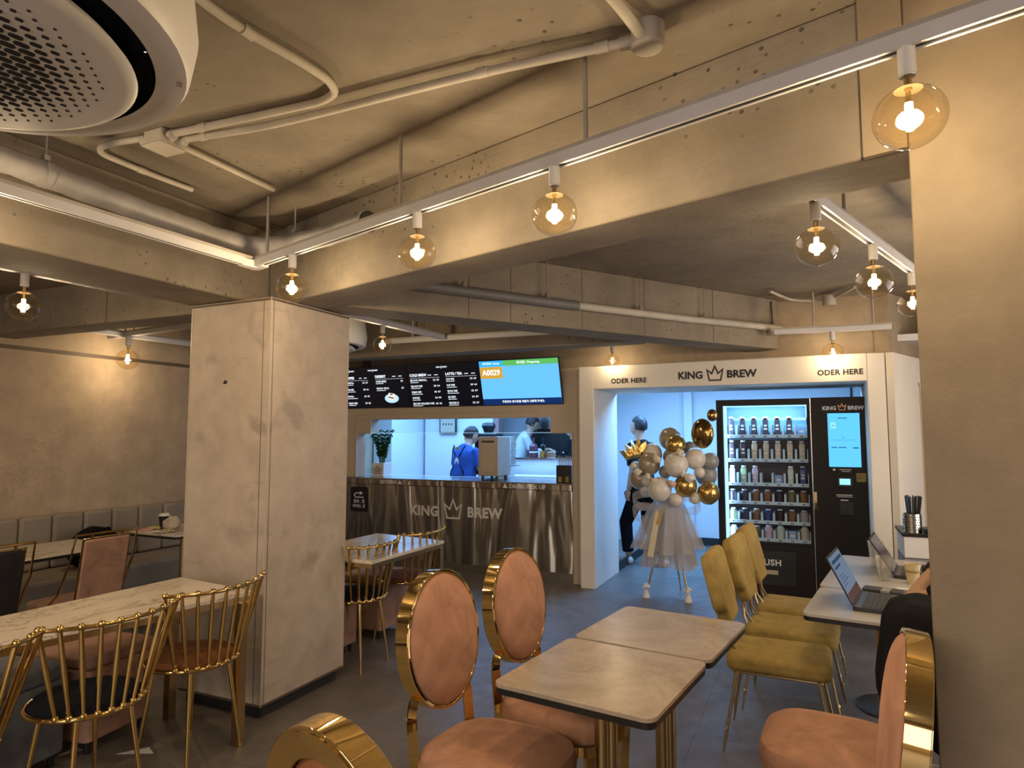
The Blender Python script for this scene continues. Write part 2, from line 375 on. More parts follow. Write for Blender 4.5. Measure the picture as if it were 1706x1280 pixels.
struct(MB().box(-6.2, -5.97, -4, 9.9, 2.27, 2.30).build('trim_1', M['darktrim']))
struct(MB().box(-6.2, 4.2, -4.2, -4.0, 0, SLAB).build('wall_back', M['wallp']))
struct(MB().box(3.0, 3.2, -4.0, 9.9, 0, SLAB).build('wall_right', M['wallp']))
struct(MB().box(-6.2, 3.2, 9.7, 9.9, 0, SLAB).build('wall_far', M['kwall']))
# lower ceiling of the far left bay
struct(MB().box(-6.0, -3.43, -4.0, 2.97, 2.66, 2.74).build('ceiling', M['slab']))
# beams
def beam(a, b, wdt, z0, z1, name='ceiling_beam', mat=None):
    a = Vector((*a, 0)); b = Vector((*b, 0)); d = (b-a).normalized(); n = Vector((-d.y, d.x, 0))*wdt
    mb = MB(); mb.add([a+Vector((0,0,z0)), b+Vector((0,0,z0)), b+n+Vector((0,0,z0)), a+n+Vector((0,0,z0)), a+Vector((0,0,z1)), b+Vector((0,0,z1)), b+n+Vector((0,0,z1)), a+n+Vector((0,0,z1))],
           [(0,3,2,1), (4,5,6,7), (0,1,5,4), (1,2,6,5), (2,3,7,6), (3,0,4,7)])
    return struct(mb.build(name, mat or M['conc'], bevel=.008))
beam((-3.03, 3.018), (0.35, 2.030), .27, SOF, SLAB)                # main diagonal beam
beam((-3.025, -4.0), (-3.025, 3.01), .42, SOF+.002, SLAB)               # beam running back over the left aisle
beam((-2.75, 2.98), (-0.245, 6.55), .30, SOF+.004, SLAB)   # beam from the column to the order portal
beam((-5.98, 2.95), (-3.4, 3.01), .24, SOF+.006, SLAB)
beam((-5.98, 5.50), (-1.30, 5.50), .22, SOF+.008, SLAB)
m = MB()
for x, y in ((-2.102, 3.903), (-1.911, 4.176), (-1.55, 4.69), (-1.191, 5.202), (-.74, 5.844)): m.box(-.003, .003, -.0015, .004, SOF+.01, SLAB, T(x, y, 0) @ RZ(54.9))
m.box(-4.528, -4.522, 2.982, 2.99, SOF+.01, 2.655)
struct(m.build('trim_10', M['darktrim']))
# upper back wall above the counter and the portal
struct(MB().box(-6.0, 0.62, 6.66, 6.80, 2.27, SLAB).build('wall_far', M['wallu']))
wall('wall_right', [(0.66, 6.60), (1.85, 9.45)], 0, SLAB, -.12, M['wallu'])
# corner dark conduit gap on the back wall
struct(MB().box(-5.05, -4.97, 6.60, 6.66, 2.27, SLAB).build('trim_2', M['darktrim']))

# added unseen frames that dress the two fill lights as windows
for k, (x, y, rz, w_) in enumerate(((-1.0, -3.99, 0, 4.6), (2.99, 4.3, 90, 3.2))):
    o = MB().box(-w_/2-.05, w_/2+.05, -.02, .02, -1.02, -.95); [o.box(*q) for q in ((-w_/2-.05, w_/2+.05, -.02, .02, .95, 1.02), (-w_/2-.05, -w_/2, -.02, .02, -.95, .95), (w_/2, w_/2+.05, -.02, .02, -.95, .95))]
    o = struct(o.build('window_%d' % (k+1), M['trimw'])); o.location = (x, y, 1.4); o.rotation_euler = (0, 0, R(rz))
# column
def column():
    t = thing('column', 'square column clad in stained beige panels between the two marble tables', 'column', (-3.10, 3.13, 0))
    x0, x1, y0, y1 = -.316, .32, -.343, .347
    MB().box(x0+.03, x1-.03, y0+.03, y1-.03, 0, .075).build('plinth', M['blackm'], t)
    e = .012
    MB().box(x0, x1-.0, y0, y0+.02, .07, 2.342).build('cladding_panel', M['panel'], t)
    MB().box(x1-.02, x1, y0+.021, y1, .07, 2.342).build('cladding_panel', M['panel'], t)
    MB().box(x0, x1-.021, y1-.02, y1, .07, 2.342).build('cladding_panel', M['panel'], t)
    MB().box(x0, x0+.02, y0+.021, y1-.021, .07, 2.342).build('cladding_panel', M['panel'], t)
    for cx, cy in ((x0, y0), (x1, y0), (x1, y1), (x0, y1)):
        MB().box(cx-e/2 if cx > 0 else cx-.003, cx+.003 if cx > 0 else cx+e/2, cy-.003 if cy < 0 else cy-e/2, cy+e/2 if cy < 0 else cy+.003, .07, 2.342).build('corner_trim', M['trimw'], t)
    m = MB()
    m.box(x0, x1, y0-.004, y0+.002, 2.325, 2.337); m.box(x1-.002, x1+.004, y0, y1, 2.325, 2.337)
    m.box(x1-.055, x1-.052, y0-.0015, y0+.001, .07, 2.33); m.box(x1-.001, x1+.0015, y0+.02, y0+.023, .07, 2.33)
    m.box(x0, x1, y0-.004, y0+.002, .07, .082); m.box(x1-.002, x1+.004, y0, y1, .07, .082)
    m.build('panel_joint', M['darktrim'], t)
    h = MB(); h.ball((-.02, y0-.001, 1.864), (.014, .004, .011), 10, 6); h.tube([(-.034, y0-.002, 1.857), (-.01, y0-.003, 1.869)], .004, 6); h.build('nail_hole', M['blackm'], t)
column()
# right pillar flush with the main beam
dvec = Vector((.9598, -.2806, 0)); nvec = Vector((.2806, .9598, 0))
a = Vector((.272, 2.047, 0)); pl = [a, a+dvec*1.25, a+dvec*1.25+nvec*.45, a+nvec*.45]
struct(MB().prism([(p.x, p.y) for p in pl], 0, SLAB).build('wall_pillar', M['pillar'], bevel=.004))
b0 = a-nvec*.012-dvec*.11
struct(MB().prism([(p.x, p.y) for p in (b0, b0+dvec*.11, b0+dvec*.11+nvec*.02, b0+nvec*.02)], SOF-.004, SLAB).build('trim_3', M['pillar']))

# ---------------------------------------------------------------- ceiling services
def conduit(path, r, label, name='conduit_pipe', mat='pipe', clips=()):
    t = thing(name, label, 'pipe')
    P = [Vector(p) for p in path]
    # round the corners
    Q = [P[0]]
    for i in range(1, len(P)-1):
        a_, b_, c_ = P[i-1], P[i], P[i+1]; l = min((b_-a_).length, (c_-b_).length)*.45
        s = b_+(a_-b_).normalized()*l; e = b_+(c_-b_).normalized()*l
        for k in range(5): u = k/4; Q.append(s*(1-u)**2+b_*2*u*(1-u)+e*u*u)
    Q.append(P[-1])
    MB().tube(Q, r, 12).build('pipe', M[mat], t)
    for c, d in clips:
        c = Vector(c); d = Vector(d).normalized(); MB().cyl(c-d*.022, c+d*.022, r*1.18, n=14).build('coupling', M[mat], t)
    return t
z = 2.797
conduit([(-1.53, 1.08, z), (-1.56, 1.34, z), (-1.51, 1.61, z), (-1.50, 1.74, z), (-1.53, 1.82, z), (-1.62, 1.85, z), (-1.86, 1.835, z), (-2.36, 1.80, z)], .015, 'beige ceiling conduit bending back beside the round air conditioner', clips=[((-1.545, 1.42, z), (0, 1, 0)), ((-2.2, 1.81, z), (1, 0, 0))])
z = 2.775
conduit([(-.46, 1.93, z), (-.64, 1.915, z), (-.97, 1.89, z), (-1.31, 1.885, z), (-1.64, 1.885, z), (-1.96, 1.875, z), (-2.36, 1.85, z+.02)], .015, 'long beige ceiling conduit running from the round box to the square box', clips=[((-.97, 1.89, z), (1, 0, 0)), ((-.56, 1.92, z), (1, 0, 0)), ((-2.25, 1.857, z+.015), (1, 0, 0))])
z = 2.797
conduit([(-2.43, 1.87, z), (-2.44, 2.44, z)], .013, 'straight beige conduit from the square box towards the column')
conduit([(-2.50, 1.78, z), (-2.66, 1.755, z), (-2.76, 1.755, z), (-2.82, 1.80, z), (-2.825, 1.9, z), (-2.83, 2.04, z), (-2.82, 2.27, z)], .013, 'beige conduit hooking around above the large duct and ending open', clips=[((-2.828, 2.0, z), (0, 1, 0))])
conduit([(-.43, 1.90, 2.77), (-.46, 1.78, 2.79), (-.52, 1.5, 2.79), (-.56, 1.2, 2.79)], .017, 'short thick beige pipe rising from the round box out of the frame top')
def jbox():
    t = thing('junction_box', 'square beige junction box where four ceiling conduits meet', 'junction box', (-2.44, 1.82, 2.76))
    MB().box(-.055, .055, -.055, .055, 0, .06).build('housing', M['pipe'], t, bevel=.006)
    MB().box(-.06, .06, -.06, .06, -.008, 0).build('lid', M['pipe'], t, bevel=.004)
    for sx, sy in ((.07, .03), (.07, -.02), (-.07, -.03), (.0, .07)):
        MB().cyl((sx*.7, sy*.7, .03), (sx*1.25, sy*1.25, .03), .021).build('connector', M['pipe'], t)
    t = thing('junction_box', 'round beige junction box beside the slab edge at the top', 'junction box', (-.42, 1.94, 2.745))
    MB().lathe([(0, 0), (.045, 0), (.052, .008), (.052, .075)], n=32).build('housing', M['pipe'], t)
    MB().cyl((-.04, 0, .035), (-.085, -.004, .035), .021).build('connector', M['pipe'], t)
jbox()
# insulated duct
def duct():
    t = thing('insulated_duct', 'thick grey insulated duct hung behind the corner of the light tracks', 'duct')
    path = [(-2.90, -1.0, 2.66), (-2.905, 1.5, 2.655), (-2.90, 1.9, 2.64), (-2.885, 2.45, 2.62), (-2.84, 2.62, 2.615), (-2.76, 2.70, 2.61), (-2.6, 2.735, 2.61), (-2.3, 2.69, 2.61), (-1.97, 2.595, 2.61)]
    P = []
    for i in range(len(path)-1):
        a_, b_ = Vector(path[i]), Vector(path[i+1]); k = max(2, int((b_-a_).length/.06))
        for j in range(k): P.append(a_.lerp(b_, j/k))
    P.append(Vector(path[-1]))
    rs = [.055+.0025*math.sin(i*2.1)+(.002 if i % 9 == 0 else 0) for i in range(len(P))]
    MB().tube(P, rs, 20).build('insulation', M['galv'], t)
    MB().cyl((-1.98, 2.598, 2.61), (-1.955, 2.591, 2.61), .052).build('open_end', M['blackm'], t)
    for x, y, zt in ((-2.90, 1.62, 2.65), (-2.57, 2.735, 2.61)):
        m = MB(); m.cyl((x, y, zt+.05), (x, y, SLAB), .004, n=8); m.build('hanger_rod', M['galv'], t)
        dx = (1, 0) if y < 2 else (0, 1)
        m = MB(); m.cyl((x-.014*dx[1], y-.014*dx[0], zt), (x+.014*dx[1], y+.014*dx[0], zt), .0595, n=20); m.build('clamp', M['galv'], t)
        MB().box(x-.012, x+.012, y-.012, y+.012, zt+.058, zt+.082).build('hanger_nut', M['galv'], t)
duct()
def sprinkler():
    t = thing('drain_pipe', 'long grey pipe hung along the beam towards the order portal', 'pipe')
    pth = [(-2.60, 3.12, 2.525), (-2.23, 3.633, 2.522), (-1.861, 4.16, 2.517), (-1.555, 4.596, 2.515)]
    pth2 = [(-1.555, 4.596, 2.515), (-1.261, 5.015, 2.516), (-.886, 5.55, 2.517), (-.60, 5.95, 2.525), (-.22, 6.49, 2.535)]
    off = Vector((.0, .0, 0))
    MB().tube([Vector(p)+off for p in pth], .036, 16).build('grey_section', pm('dark_grey_lagging', (.16, .15, .145), .6, .1, .15, 9), t)
    tag(MB().tube([Vector(p)+off for p in pth2], .030, 16).build('white_section', M['pipe'], t), 'off-white wrapped end section')
    MB().cyl(Vector((-.33, 6.34, 2.475)), Vector((-.26, 6.30, 2.472)), .022, .03).build('valve', M['steelp'], t)
    for x, y in ((-1.713, 4.372), (-2.10, 3.82), (-1.20, 5.10), (-.79, 5.69)):
        MB().cyl((x, y, 2.53), (x, y, SLAB), .004, n=8).build('hanger_rod', M['galv'], t)
        MB().cyl((x, y, 2.54), (x, y, 2.59), .028, .006, n=12).build('hanger_cone', M['galv'], t)
sprinkler()
conduit([(-.28, 5.99, 2.79), (-.12, 6.44, 2.78), (.14, 6.46, 2.76), (.24, 6.40, 2.77), (.38, 6.12, 2.79)], .013, 'thin bent conduit crossing above the order portal wall')
t = thing('junction_box', 'small round junction box above the order portal', 'junction box', (.19, 6.42, 2.70))
MB().lathe([(0, 0), (.05, 0), (.055, .01), (.055, .09)], n=20).build('housing', M['pipe'], t)
conduit([(-.295, 6.46, 2.79), (-.29, 6.46, 2.65), (-.288, 6.46, 2.5)], .005, 'thin black cable dropping beside the beam end', 'power_cable', 'black')

# tracks
def track(label, a, b, rods=(), z=2.455, w_=.036, h_=.04):
    a = Vector((*a, 0)); b = Vector((*b, 0)); t = thing('light_track', label, 'light track', (a.x, a.y, z)); d = b-a; L = d.length; d.normalize()
    ang = math.atan2(d.y, d.x); t.rotation_euler = (0, 0, ang)
    m = MB(); m.box(0, L, -w_/2, w_/2, .006, h_); m.box(0, L, -w_/2, -w_/2+.009, 0, .006); m.box(0, L, w_/2-.009, w_/2, 0, .006); m.build('rail', M['rail'], t)
    MB().box(.01, L-.01, -w_/2+.009, w_/2-.009, .003, .0065).build('slot', M['slot'], t)
    MB().box(-.004, L+.004, -w_/2+.005, w_/2-.005, h_, h_+.016).build('upper_channel', M['pipe'], t)
    for k in rods: MB().cyl((k, 0, h_+.016), (k, 0, SLAB-z), .008, n=12).build('hanger_rod', M['pipe'], t)
    return t
dm = Vector((.9598, -.2806))
A0 = Vector((-2.70, 2.585))
Bm = A0+dm*4.6
track('long white light track running in front of the main concrete beam', A0, Bm, (.12, 1.21, 2.15))
track('white light track running back over the left aisle from the corner', (-2.712, 2.60), (-2.80, -2.2), (1.6, 3.3))
t = thing('track_corner_joint', 'white angled joint connecting two light tracks above the column', 'track joint', (-2.71, 2.59, 2.450)); MB().prism([(-.03, -.09), (.012, -.09), (.03, -.015), (.09, -.035), (.09, .01), (.0, .035), (-.03, .02)], 0, .042).build('elbow', M['rail'], t, bevel=.003)
track('light track with a single globe in the far left bay', (-4.03, -.6), (-3.96, 2.90), (1.0, 2.8))
track('light track crossing behind the main beam at right', (-.03, 2.55), (.78, 4.90), (.6, 1.9))
track('short light track over the order portal', (-.29, 6.30), (.66, 6.40), (.35, .82))
track('white light track running from the column towards the menu screens', (-3.22, 3.55), (-3.14, 5.32), (.3, 1.5))
track('pale light track crossing over the menu screens', (-3.80, 5.33), (-2.1, 5.44), (.3, 1.4), w_=.03)
track('light track touching the beam above the order portal left end', (-2.9, 6.28), (-1.62, 6.42), (.3, 1.1), z=2.455)
track('light track above the couch running along the wall', (-5.72, 3.55), (-5.66, 6.2), (.4, 2.0))
track('short light track crossing the couch bay', (-6.0+.03, 3.98), (-4.3, 3.80), (.4,), z=2.457)

def globe_proto():
    t = thing('globe_lamp', 'x', 'lamp', group='amber globe lamps on the light tracks')
    m = MB(); m.cyl((0, 0, -.065), (0, 0, 0), .019, n=24); m.lathe([(0, -.065), (.016, -.068), (.019, -.062)], n=24); m.build('track_adapter', M['white'], t)
    m = MB(); m.cyl((0, 0, -.103), (0, 0, -.062), .0085, n=16); m.build('stem', M['brass'], t)
    r = .077; c = -.165
    prof = [(.010, c+r*.995)]+[(r*math.sin(R(a)), c+r*.93*math.cos(R(a))+(.004 if a < 20 else 0)) for a in range(8, 180, 8)]+[(0, c-r*.93)]
    MB().lathe(prof, n=40).build('globe', M['amber'], t)
    MB().cyl((0, 0, c-.030), (0, 0, c+.034), .0082, n=14).build('filament', M['fil'], t)
    m = MB(); m.cyl((0, 0, c+.034), (0, 0, -.10), .006, n=12); m.lathe([(0, c+r*.9), (.03, c+r*.85), (.022, c+r*.9), (0, c+r*.94)], n=20); m.build('inner_cap', M['brass'], t)
    l = bpy.data.lights.new('globe_light', 'POINT'); l.energy = BULB_W; l.color = WARM; l.shadow_soft_size = .03
    o = bpy.data.objects.new('globe_light', l); COL.objects.link(o); o.parent = t; o.location = (0, 0, c)
    return t
G = globe_proto(); used = False
def globe(x, y, label, s=1.0, z=2.458, e=None):
    global used
    t = G if not used else copy_tree(G); used = True
    t.location = (x, y, z); t.scale = (s, s, s); t['label'] = label
    if e:
        for c in t.children:
            if c.type == 'LIGHT': c.data = c.data.copy(); c.data.energy = e
    return t
def on_main(x): k = (x-A0.x)/dm.x; return A0.y+dm.y*k
globe(.235, on_main(.235), 'largest amber globe lamp at upper right, in front of the pillar', 1.02)
globe(-.761, on_main(-.761), 'amber globe lamp hanging at the middle of the long beam track')
globe(-1.432, on_main(-1.432), 'amber globe lamp second from the column corner on the beam track')
globe(-2.342, on_main(-2.342), 'amber globe lamp hanging right above the column corner', 1.03)
globe(-2.765, 1.28, 'amber globe lamp cut by the left picture edge, on the aisle track', 1.0)
globe(-3.975, 2.148, 'amber globe lamp in the far left bay, below the pale ceiling', 1.12)
globe(-5.66, 3.95, 'amber globe lamp in front of the couch wall, left of the column', 1.28)
globe(-3.18, 4.412, 'small amber globe lamp just right of the column top', 1.0)
globe(-1.80, 6.40, 'smallest amber globe lamp, above the left ODER HERE lettering', .96, e=3.5)
globe(.202, 6.352, 'amber globe lamp above the right ODER HERE lettering', 1.15, e=4.5)
globe(.046, 2.77, 'amber globe lamp nearest behind the main beam, on the right track', 1.06)
globe(.300, 3.507, 'amber globe lamp behind the main beam, beside the pillar edge', 1.1)
globe(.545, 4.22, 'amber globe lamp half hidden behind the pillar edge', 1.05)
track('light track in the bay right of the pillar', (1.35, 3.6), (2.05, 6.2), (.5, 1.9))
for x, y in ((1.1, on_main(1.1)), (-2.79, -.2), (-2.79, -1.6), (1.55, 4.35), (1.72, 4.97), (1.89, 5.6)): globe(x, y, 'amber globe lamp on a track outside the photographed area')
globe(-4.02, .2, 'amber globe lamp on a track outside the photographed area')

# air conditioners
def ac(loc, label, holes=True, s=1.0):
    t = thing('round_air_conditioner', label, 'air conditioner', loc)
    MB().lathe([(.400*s, .0), (.42*s, -.003), (.458*s, .002), (.466*s, .016), (.478*s, .09), (.465*s, .20), (.43*s, SLAB-.003-loc[2])], n=72).build('body', M['white'], t)
    MB().lathe([(.402*s, 0), (.395*s, .03), (.33*s, .05), (0, .05)], n=72).build('air_slot', M['black'], t)
    MB().lathe([(0, -.036), (.345*s, -.035), (.36*s, -.031), (.368*s, -.024), (.357*s, -.010), (.30*s, .05)], n=72).build('grille_disc', M['white'], t)
    if holes:
        m = MB(); px, py = .031, .0205; A = R(80)
        for i in range(-11, 12):
            for j in range(-16, 17):
                x = (i+(.5 if j % 2 else 0))*px; y = j*py; rr = math.hypot(x, y)
                if rr > .305: continue
                k = 1 if rr < .2 else max(.22, 1-(rr-.2)/.12)
                wx, wy = .0130*k, .0068*k; X = x*math.cos(A)-y*math.sin(A); Y = x*math.sin(A)+y*math.cos(A)
                m.prism([(X+p*math.cos(A)-q*math.sin(A), Y+p*math.sin(A)+q*math.cos(A)) for p, q in rrect(-wx, wx, -wy, wy, wy*.9, 3)], -.0378, -.034)
        m.build('grille_holes', M['blackm'], t)
    m = MB()
    m.cyl((.395*s*math.cos(R(38)), .395*s*math.sin(R(38)), -.0), (.395*s*math.cos(R(38)), .395*s*math.sin(R(38)), .002), .0016); m.build('status_light', emis('status_led', (1, .95, .8), 6), t)
    text('360', .018, M['trimw'], t, 'logo', T(.445*s*math.cos(R(52)), .445*s*math.sin(R(52)), -.0035) @ RZ(-35) @ RX(180), .01)
    return t
ac((-1.473, .575, 2.30), 'large round white ceiling air conditioner at the upper left corner')
ac((-4.36, 4.98, 2.42), 'round white air conditioner partly hidden behind the column top', False)
# ---------------------------------------------------------------- people
def remesh_geo(mb, voxel=.010, smooth=4):
    me = bpy.data.meshes.new('t'); me.from_pydata(mb.v, [], mb.f)
    bm = bmesh.new(); bm.from_mesh(me); bmesh.ops.recalc_face_normals(bm, faces=bm.faces); bm.to_mesh(me); bm.free()
    o = bpy.data.objects.new('t', me); COL.objects.link(o)
    md = o.modifiers.new('r', 'REMESH'); md.mode = 'VOXEL'; md.voxel_size = voxel
    sm = o.modifiers.new('s', 'SMOOTH'); sm.factor = .6; sm.iterations = smooth
    dg = bpy.context.evaluated_depsgraph_get(); dg.update(); me2 = bpy.data.meshes.new_from_object(o.evaluated_get(dg))
    vs = [tuple(v.co) for v in me2.vertices]; fs = [tuple(p.vertices) for p in me2.polygons]
    bpy.data.objects.remove(o); bpy.data.meshes.remove(me2); return vs, fs
def loft(mb, rings, n=24):      # rings: centre, half width, half depth, side direction; perpendicular to the spine
    vs = []; m = len(rings)
    for i, (c, rx, ry, sd) in enumerate(rings):
        c = Vector(c); d = (Vector(rings[min(i+1, m-1)][0])-Vector(rings[max(i-1, 0)][0])).normalized(); sd = Vector(sd); sd = (sd-d*sd.dot(d)).normalized(); f = d.cross(sd)
        for k in range(n): t_ = 2*math.pi*k/n; vs.append(c+sd*rx*math.cos(t_)+f*ry*math.sin(t_))
    fs = [(i*n+k, i*n+(k+1) % n, (i+1)*n+(k+1) % n, (i+1)*n+k) for i in range(m-1) for k in range(n)]+[tuple(range(n))[::-1], tuple(range((m-1)*n, m*n))]
    mb.add(vs, fs)
def limb(mb, pts, rs):
    P = []; Q = []
    for i in range(len(pts)-1):
        for k in range(5): u = k/5; P.append(pts[i].lerp(pts[i+1], u)); Q.append(rs[i]*(1-u)+rs[i+1]*u)
    P.append(pts[-1]); Q.append(rs[-1]); mb.tube(P, Q, 16)
    for p, r in zip(pts[:-1], rs[:-1]): mb.ball(p, r*.99, 16, 10)
def head_geo(mb, M4):           # face looks along +Y, origin at head centre
    def fn(v):
        x, y, z_ = v.x, v.y, v.z
        k = 1-.30*max(0, (-z_-.02)/.115) if z_ < 0 else 1
        x *= k; y = y*(1-.10*max(0, -z_/.12)) + (.012 if z_ < -.05 and y > 0 else 0)
        if y > .05 and abs(x) < .02 and -.045 < z_ < .02: y += .020*(1-abs(x)/.02)*(1-max(0, z_)/.02)
        if y > .05 and abs(x) < .05 and .01 < z_ < .04: y -= .006
        return Vector((x, y, z_))
    vs0 = len(mb.v); mb.ball((0, 0, 0), (.074, .095, .118), 28, 20, fn=fn)
    for s in (-1, 1): mb.ball((s*.076, -.008, -.005), (.010, .018, .030), 10, 8)
    mb.tube([(-.024, .088, -.062), (0, .094, -.060), (.024, .088, -.062)], .006, 8)
    mb.mi = 1
    for s in (-1, 1): mb.ball((s*.030, .083, .012), (.011, .007, .006), 10, 6)
    mb.mi = 0
    for i in range(vs0, len(mb.v)): mb.v[i] = tuple(M4 @ Vector(mb.v[i]))
def hair_geo(M4, short=1):
    mb = MB()
    def fn(v):
        n = mnoise.noise(v*38)*.006
        y = v.y
        if v.y > .03 and v.z < .035: v = v*0.86
        if v.z < -.055: v = Vector((v.x*.84, v.y*.86, -.055+(v.z+.055)*.3))
        return v+v.normalized()*n
    mb.ball((0, -.012, .018), (.088, .104, .118), 32, 22, M=None, fn=fn)
    for i in range(len(mb.v)): mb.v[i] = tuple(M4 @ Vector(mb.v[i]))
    return mb
def hand_geo(mb, wrist, dirv, palm_n, curl=.5, s=1.0):
    w_ = Vector(wrist); d = Vector(dirv).normalized(); n_ = Vector(palm_n); n_ = (n_-d*n_.dot(d)).normalized(); side = d.cross(n_)
    pc = w_+d*.045*s; Mx = Matrix((side, d, n_)).transposed().to_4x4()
    mb.ball(pc, (.040*s, .052*s, .016*s), 14, 10, M=Mx)
    for k, (off, L) in enumerate(((-.030, .062), (-.010, .072), (.010, .067), (.029, .052))):
        b = w_+d*.085*s+side*off*s; m1 = b+(d*math.cos(curl*.6)+n_*math.sin(curl*.6))*L*.5*s; e = m1+(d*math.cos(curl*1.6)+n_*math.sin(curl*1.6))*L*.5*s
        mb.tube([b-d*.02*s, b, m1, e], [.009*s, .009*s, .0082*s, .0065*s], 8)
    b = w_+d*.03*s-side*.036*s; mb.tube([b, b+(d*.6-side*.6+n_*.3)*.035*s, b+(d*1.2-side*.7+n_*.6)*.05*s], [.012*s, .010*s, .008*s], 8)
def person(loc, rz, label, J, skinm='skin', hair='hair', top='cblack', bottom='cblack', sleeve='short', shoes='white', fat=1.0):
    """J: joints in metres, facing +Y. hip, chest, neck, head, sh, el, wr, hp, kn, an, toe for sides L/R"""
    t = thing('person', label, 'person', loc, rz)
    V = lambda k: Vector(J[k]); P = lambda k, *r: tuple(J[k])+tuple(r)
    hip, chest, neck, hd = V('hip'), V('chest'), V('neck'), V('head'); X1 = Vector((1, 0, 0)); ss = (V('shR')-V('shL')).normalized(); um = (V('shL')+V('shR'))/2
    zd = (chest-hip).normalized()
    def torso(mb, o, lo=0, hi=1, k=fat):
        r = [(hip-zd*.07, .13+o, .09+o, X1), (hip, (.160+o)*k, (.112+o)*k, X1), (hip.lerp(chest, .5), (.140+o)*k, (.105+o)*k, (X1+ss)), (chest, (.160+o)*k, (.118+o)*k, ss), (um-zd*.03, (.172+o*.5)*k, .088+o, ss), (um.lerp(neck, .35), .135+o*.5, .072+o, ss), (um.lerp(neck, .75), .080+o, .062+o, ss)]
        if hi: r += [(neck, .055, .058, ss), (neck.lerp(hd, .75), .050, .056, ss)]
        loft(mb, r[lo:])
    yaw, pit, rol = J.get('hrot', (0, 0, 0)); HM = Matrix.Translation(hd) @ RZ(yaw) @ RX(pit) @ RY(rol)
    raw = MB(); torso(raw, 0)
    for s in 'LR':
        el, wr = V('el'+s), V('wr'+s); limb(raw, [V('sh'+s)-zd*.022, el, el.lerp(wr, .35), wr], [.050, .042, .041, .027])
        if 'kn'+s in J: kn, an = V('kn'+s), V('an'+s); limb(raw, [V('hp'+s), V('hp'+s).lerp(kn, .5), kn, kn.lerp(an, .35), an], [.088, .075, .054, .054, .036])
    hm = MB(); head_geo(hm, HM); split = [f for f, m_ in zip(hm.f, hm.m) if m_ == 0]; raw.add(hm.v, split)
    mb = MB(); v, f = remesh_geo(raw, .009, 2); mb.add(v, f)
    mb.mi = 1; mb.add(hm.v, [f for f, m_ in zip(hm.f, hm.m) if m_ == 1]); mb.mi = 0
    for s in 'LR':
        wr, el = V('wr'+s), V('el'+s); hand_geo(mb, wr, (wr-el), J.get('pn'+s, (0, 0, -1) if abs((wr-el).normalized().z) < .7 else (1 if s == 'L' else -1, 0, 0)), .55)
    me_ = mb.build('body', [M[skinm], M['eye']], t)
    hair_geo(HM).build('hair', M[hair], t)
    raw = MB(); torso(raw, .016, 0, 0)
    for s in 'LR':
        el, wr, s_ = V('el'+s), V('wr'+s), V('sh'+s)
        if sleeve == 'short': s_ = s_-zd*.022; limb(raw, [s_, s_.lerp(el, .4), s_.lerp(el, .80)], [.058, .060, .066])
        else: limb(raw, [s_-zd*.022, el, wr.lerp(el, .06)], [.060, .054, .040])
    raw.lathe([(.062, 0), (.070, .0), (.060, .035), (.052, .035)], tuple(um.lerp(neck, .55)), 20)
    mb = MB(); v, f = remesh_geo(raw, .011, 5); mb.add(v, f); mb.build('shirt', M[top], t)
    if 'knL' in J:
        raw = MB(); loft(raw, [(hip-zd*.09, .12, .10, X1), (hip, .178*fat, .13*fat, X1), (hip+zd*.07, .165*fat, .125*fat, X1)])
        for s in 'LR':
            hp, kn, an = V('hp'+s), V('kn'+s), V('an'+s); limb(raw, [hp, hp.lerp(kn, .5), kn, an.lerp(kn, .12)], [.110, .095, .080, .068])
        mb = MB(); v, f = remesh_geo(raw, .012, 5); mb.add(v, f); mb.build('trousers', M[bottom], t)
        for s in 'LR':
            an, toe = V('an'+s), V('toe'+s); d = (toe-an); d.z = 0; d.normalize(); zb = min(an.z-.08, toe.z-.03)
            raw = MB(); raw.ball(Vector((an.x, an.y, zb+.045))-d*.02, (.042, .042, .048), 16, 10); raw.tube([Vector((an.x, an.y, zb+.042))-d*.03, Vector((an.x, an.y, zb+.045))+d*.06, Vector((toe.x, toe.y, zb+.038)), Vector((toe.x, toe.y, zb+.034))+d*.04], [.040, .046, .044, .026], 14)
            mb = MB(); v, f = remesh_geo(raw, .009, 4); mb.add([(p[0], p[1], max(p[2], zb+.002)) for p in v], f); mb.build('shoe', M[shoes], t)
    return t

# ---------------------------------------------------------------- kitchen and service counter
YC = 6.62
mb = MB(); mb.box(-5.97, -2.19, YC, 6.80, 1.745, 2.268); mb.box(-5.97, -4.93, YC, 6.80, 1.578, 1.745); mb.box(-2.56, -2.19, YC, 6.80, 1.578, 1.745)
mb.box(-5.97, -5.14, YC, 6.80, 1.04, 1.578); mb.box(-2.31, -2.19, YC, 6.80, 0, 1.578)
struct(mb.build('wall_counter', M['cream']))
mb = MB()
for x0, x1, z0, z1 in ((-5.16, -2.30, 1.745, 1.752), (-2.262, -2.254, .0, 2.268), (-5.16, -2.262, 1.80, 1.806), (-2.315, -2.305, 1.04, 1.578), (-5.15, -5.14, 1.04, 1.745), (-5.14, -4.93, 1.572, 1.578), (-2.56, -2.31, 1.572, 1.578)):
    mb.box(x0, x1, YC-.008, YC, z0, z1)
struct(mb.build('trim_4', M['trimw']))
t = thing('glass_screen', 'clear glass strip hanging across the top of the kitchen opening', 'glass screen', (-3.75, YC+.02, 1.58))
MB().box(-1.175, 1.185, 0, .008, 0, .162).build('pane', M['pane'], t); MB().box(-1.175, 1.185, -.002, .010, -.003, .001).build('glowing_edge', emis('glass_edge_glow', (.4, .7, 1), .8), t)  # edge emission stands in for light caught by the glass
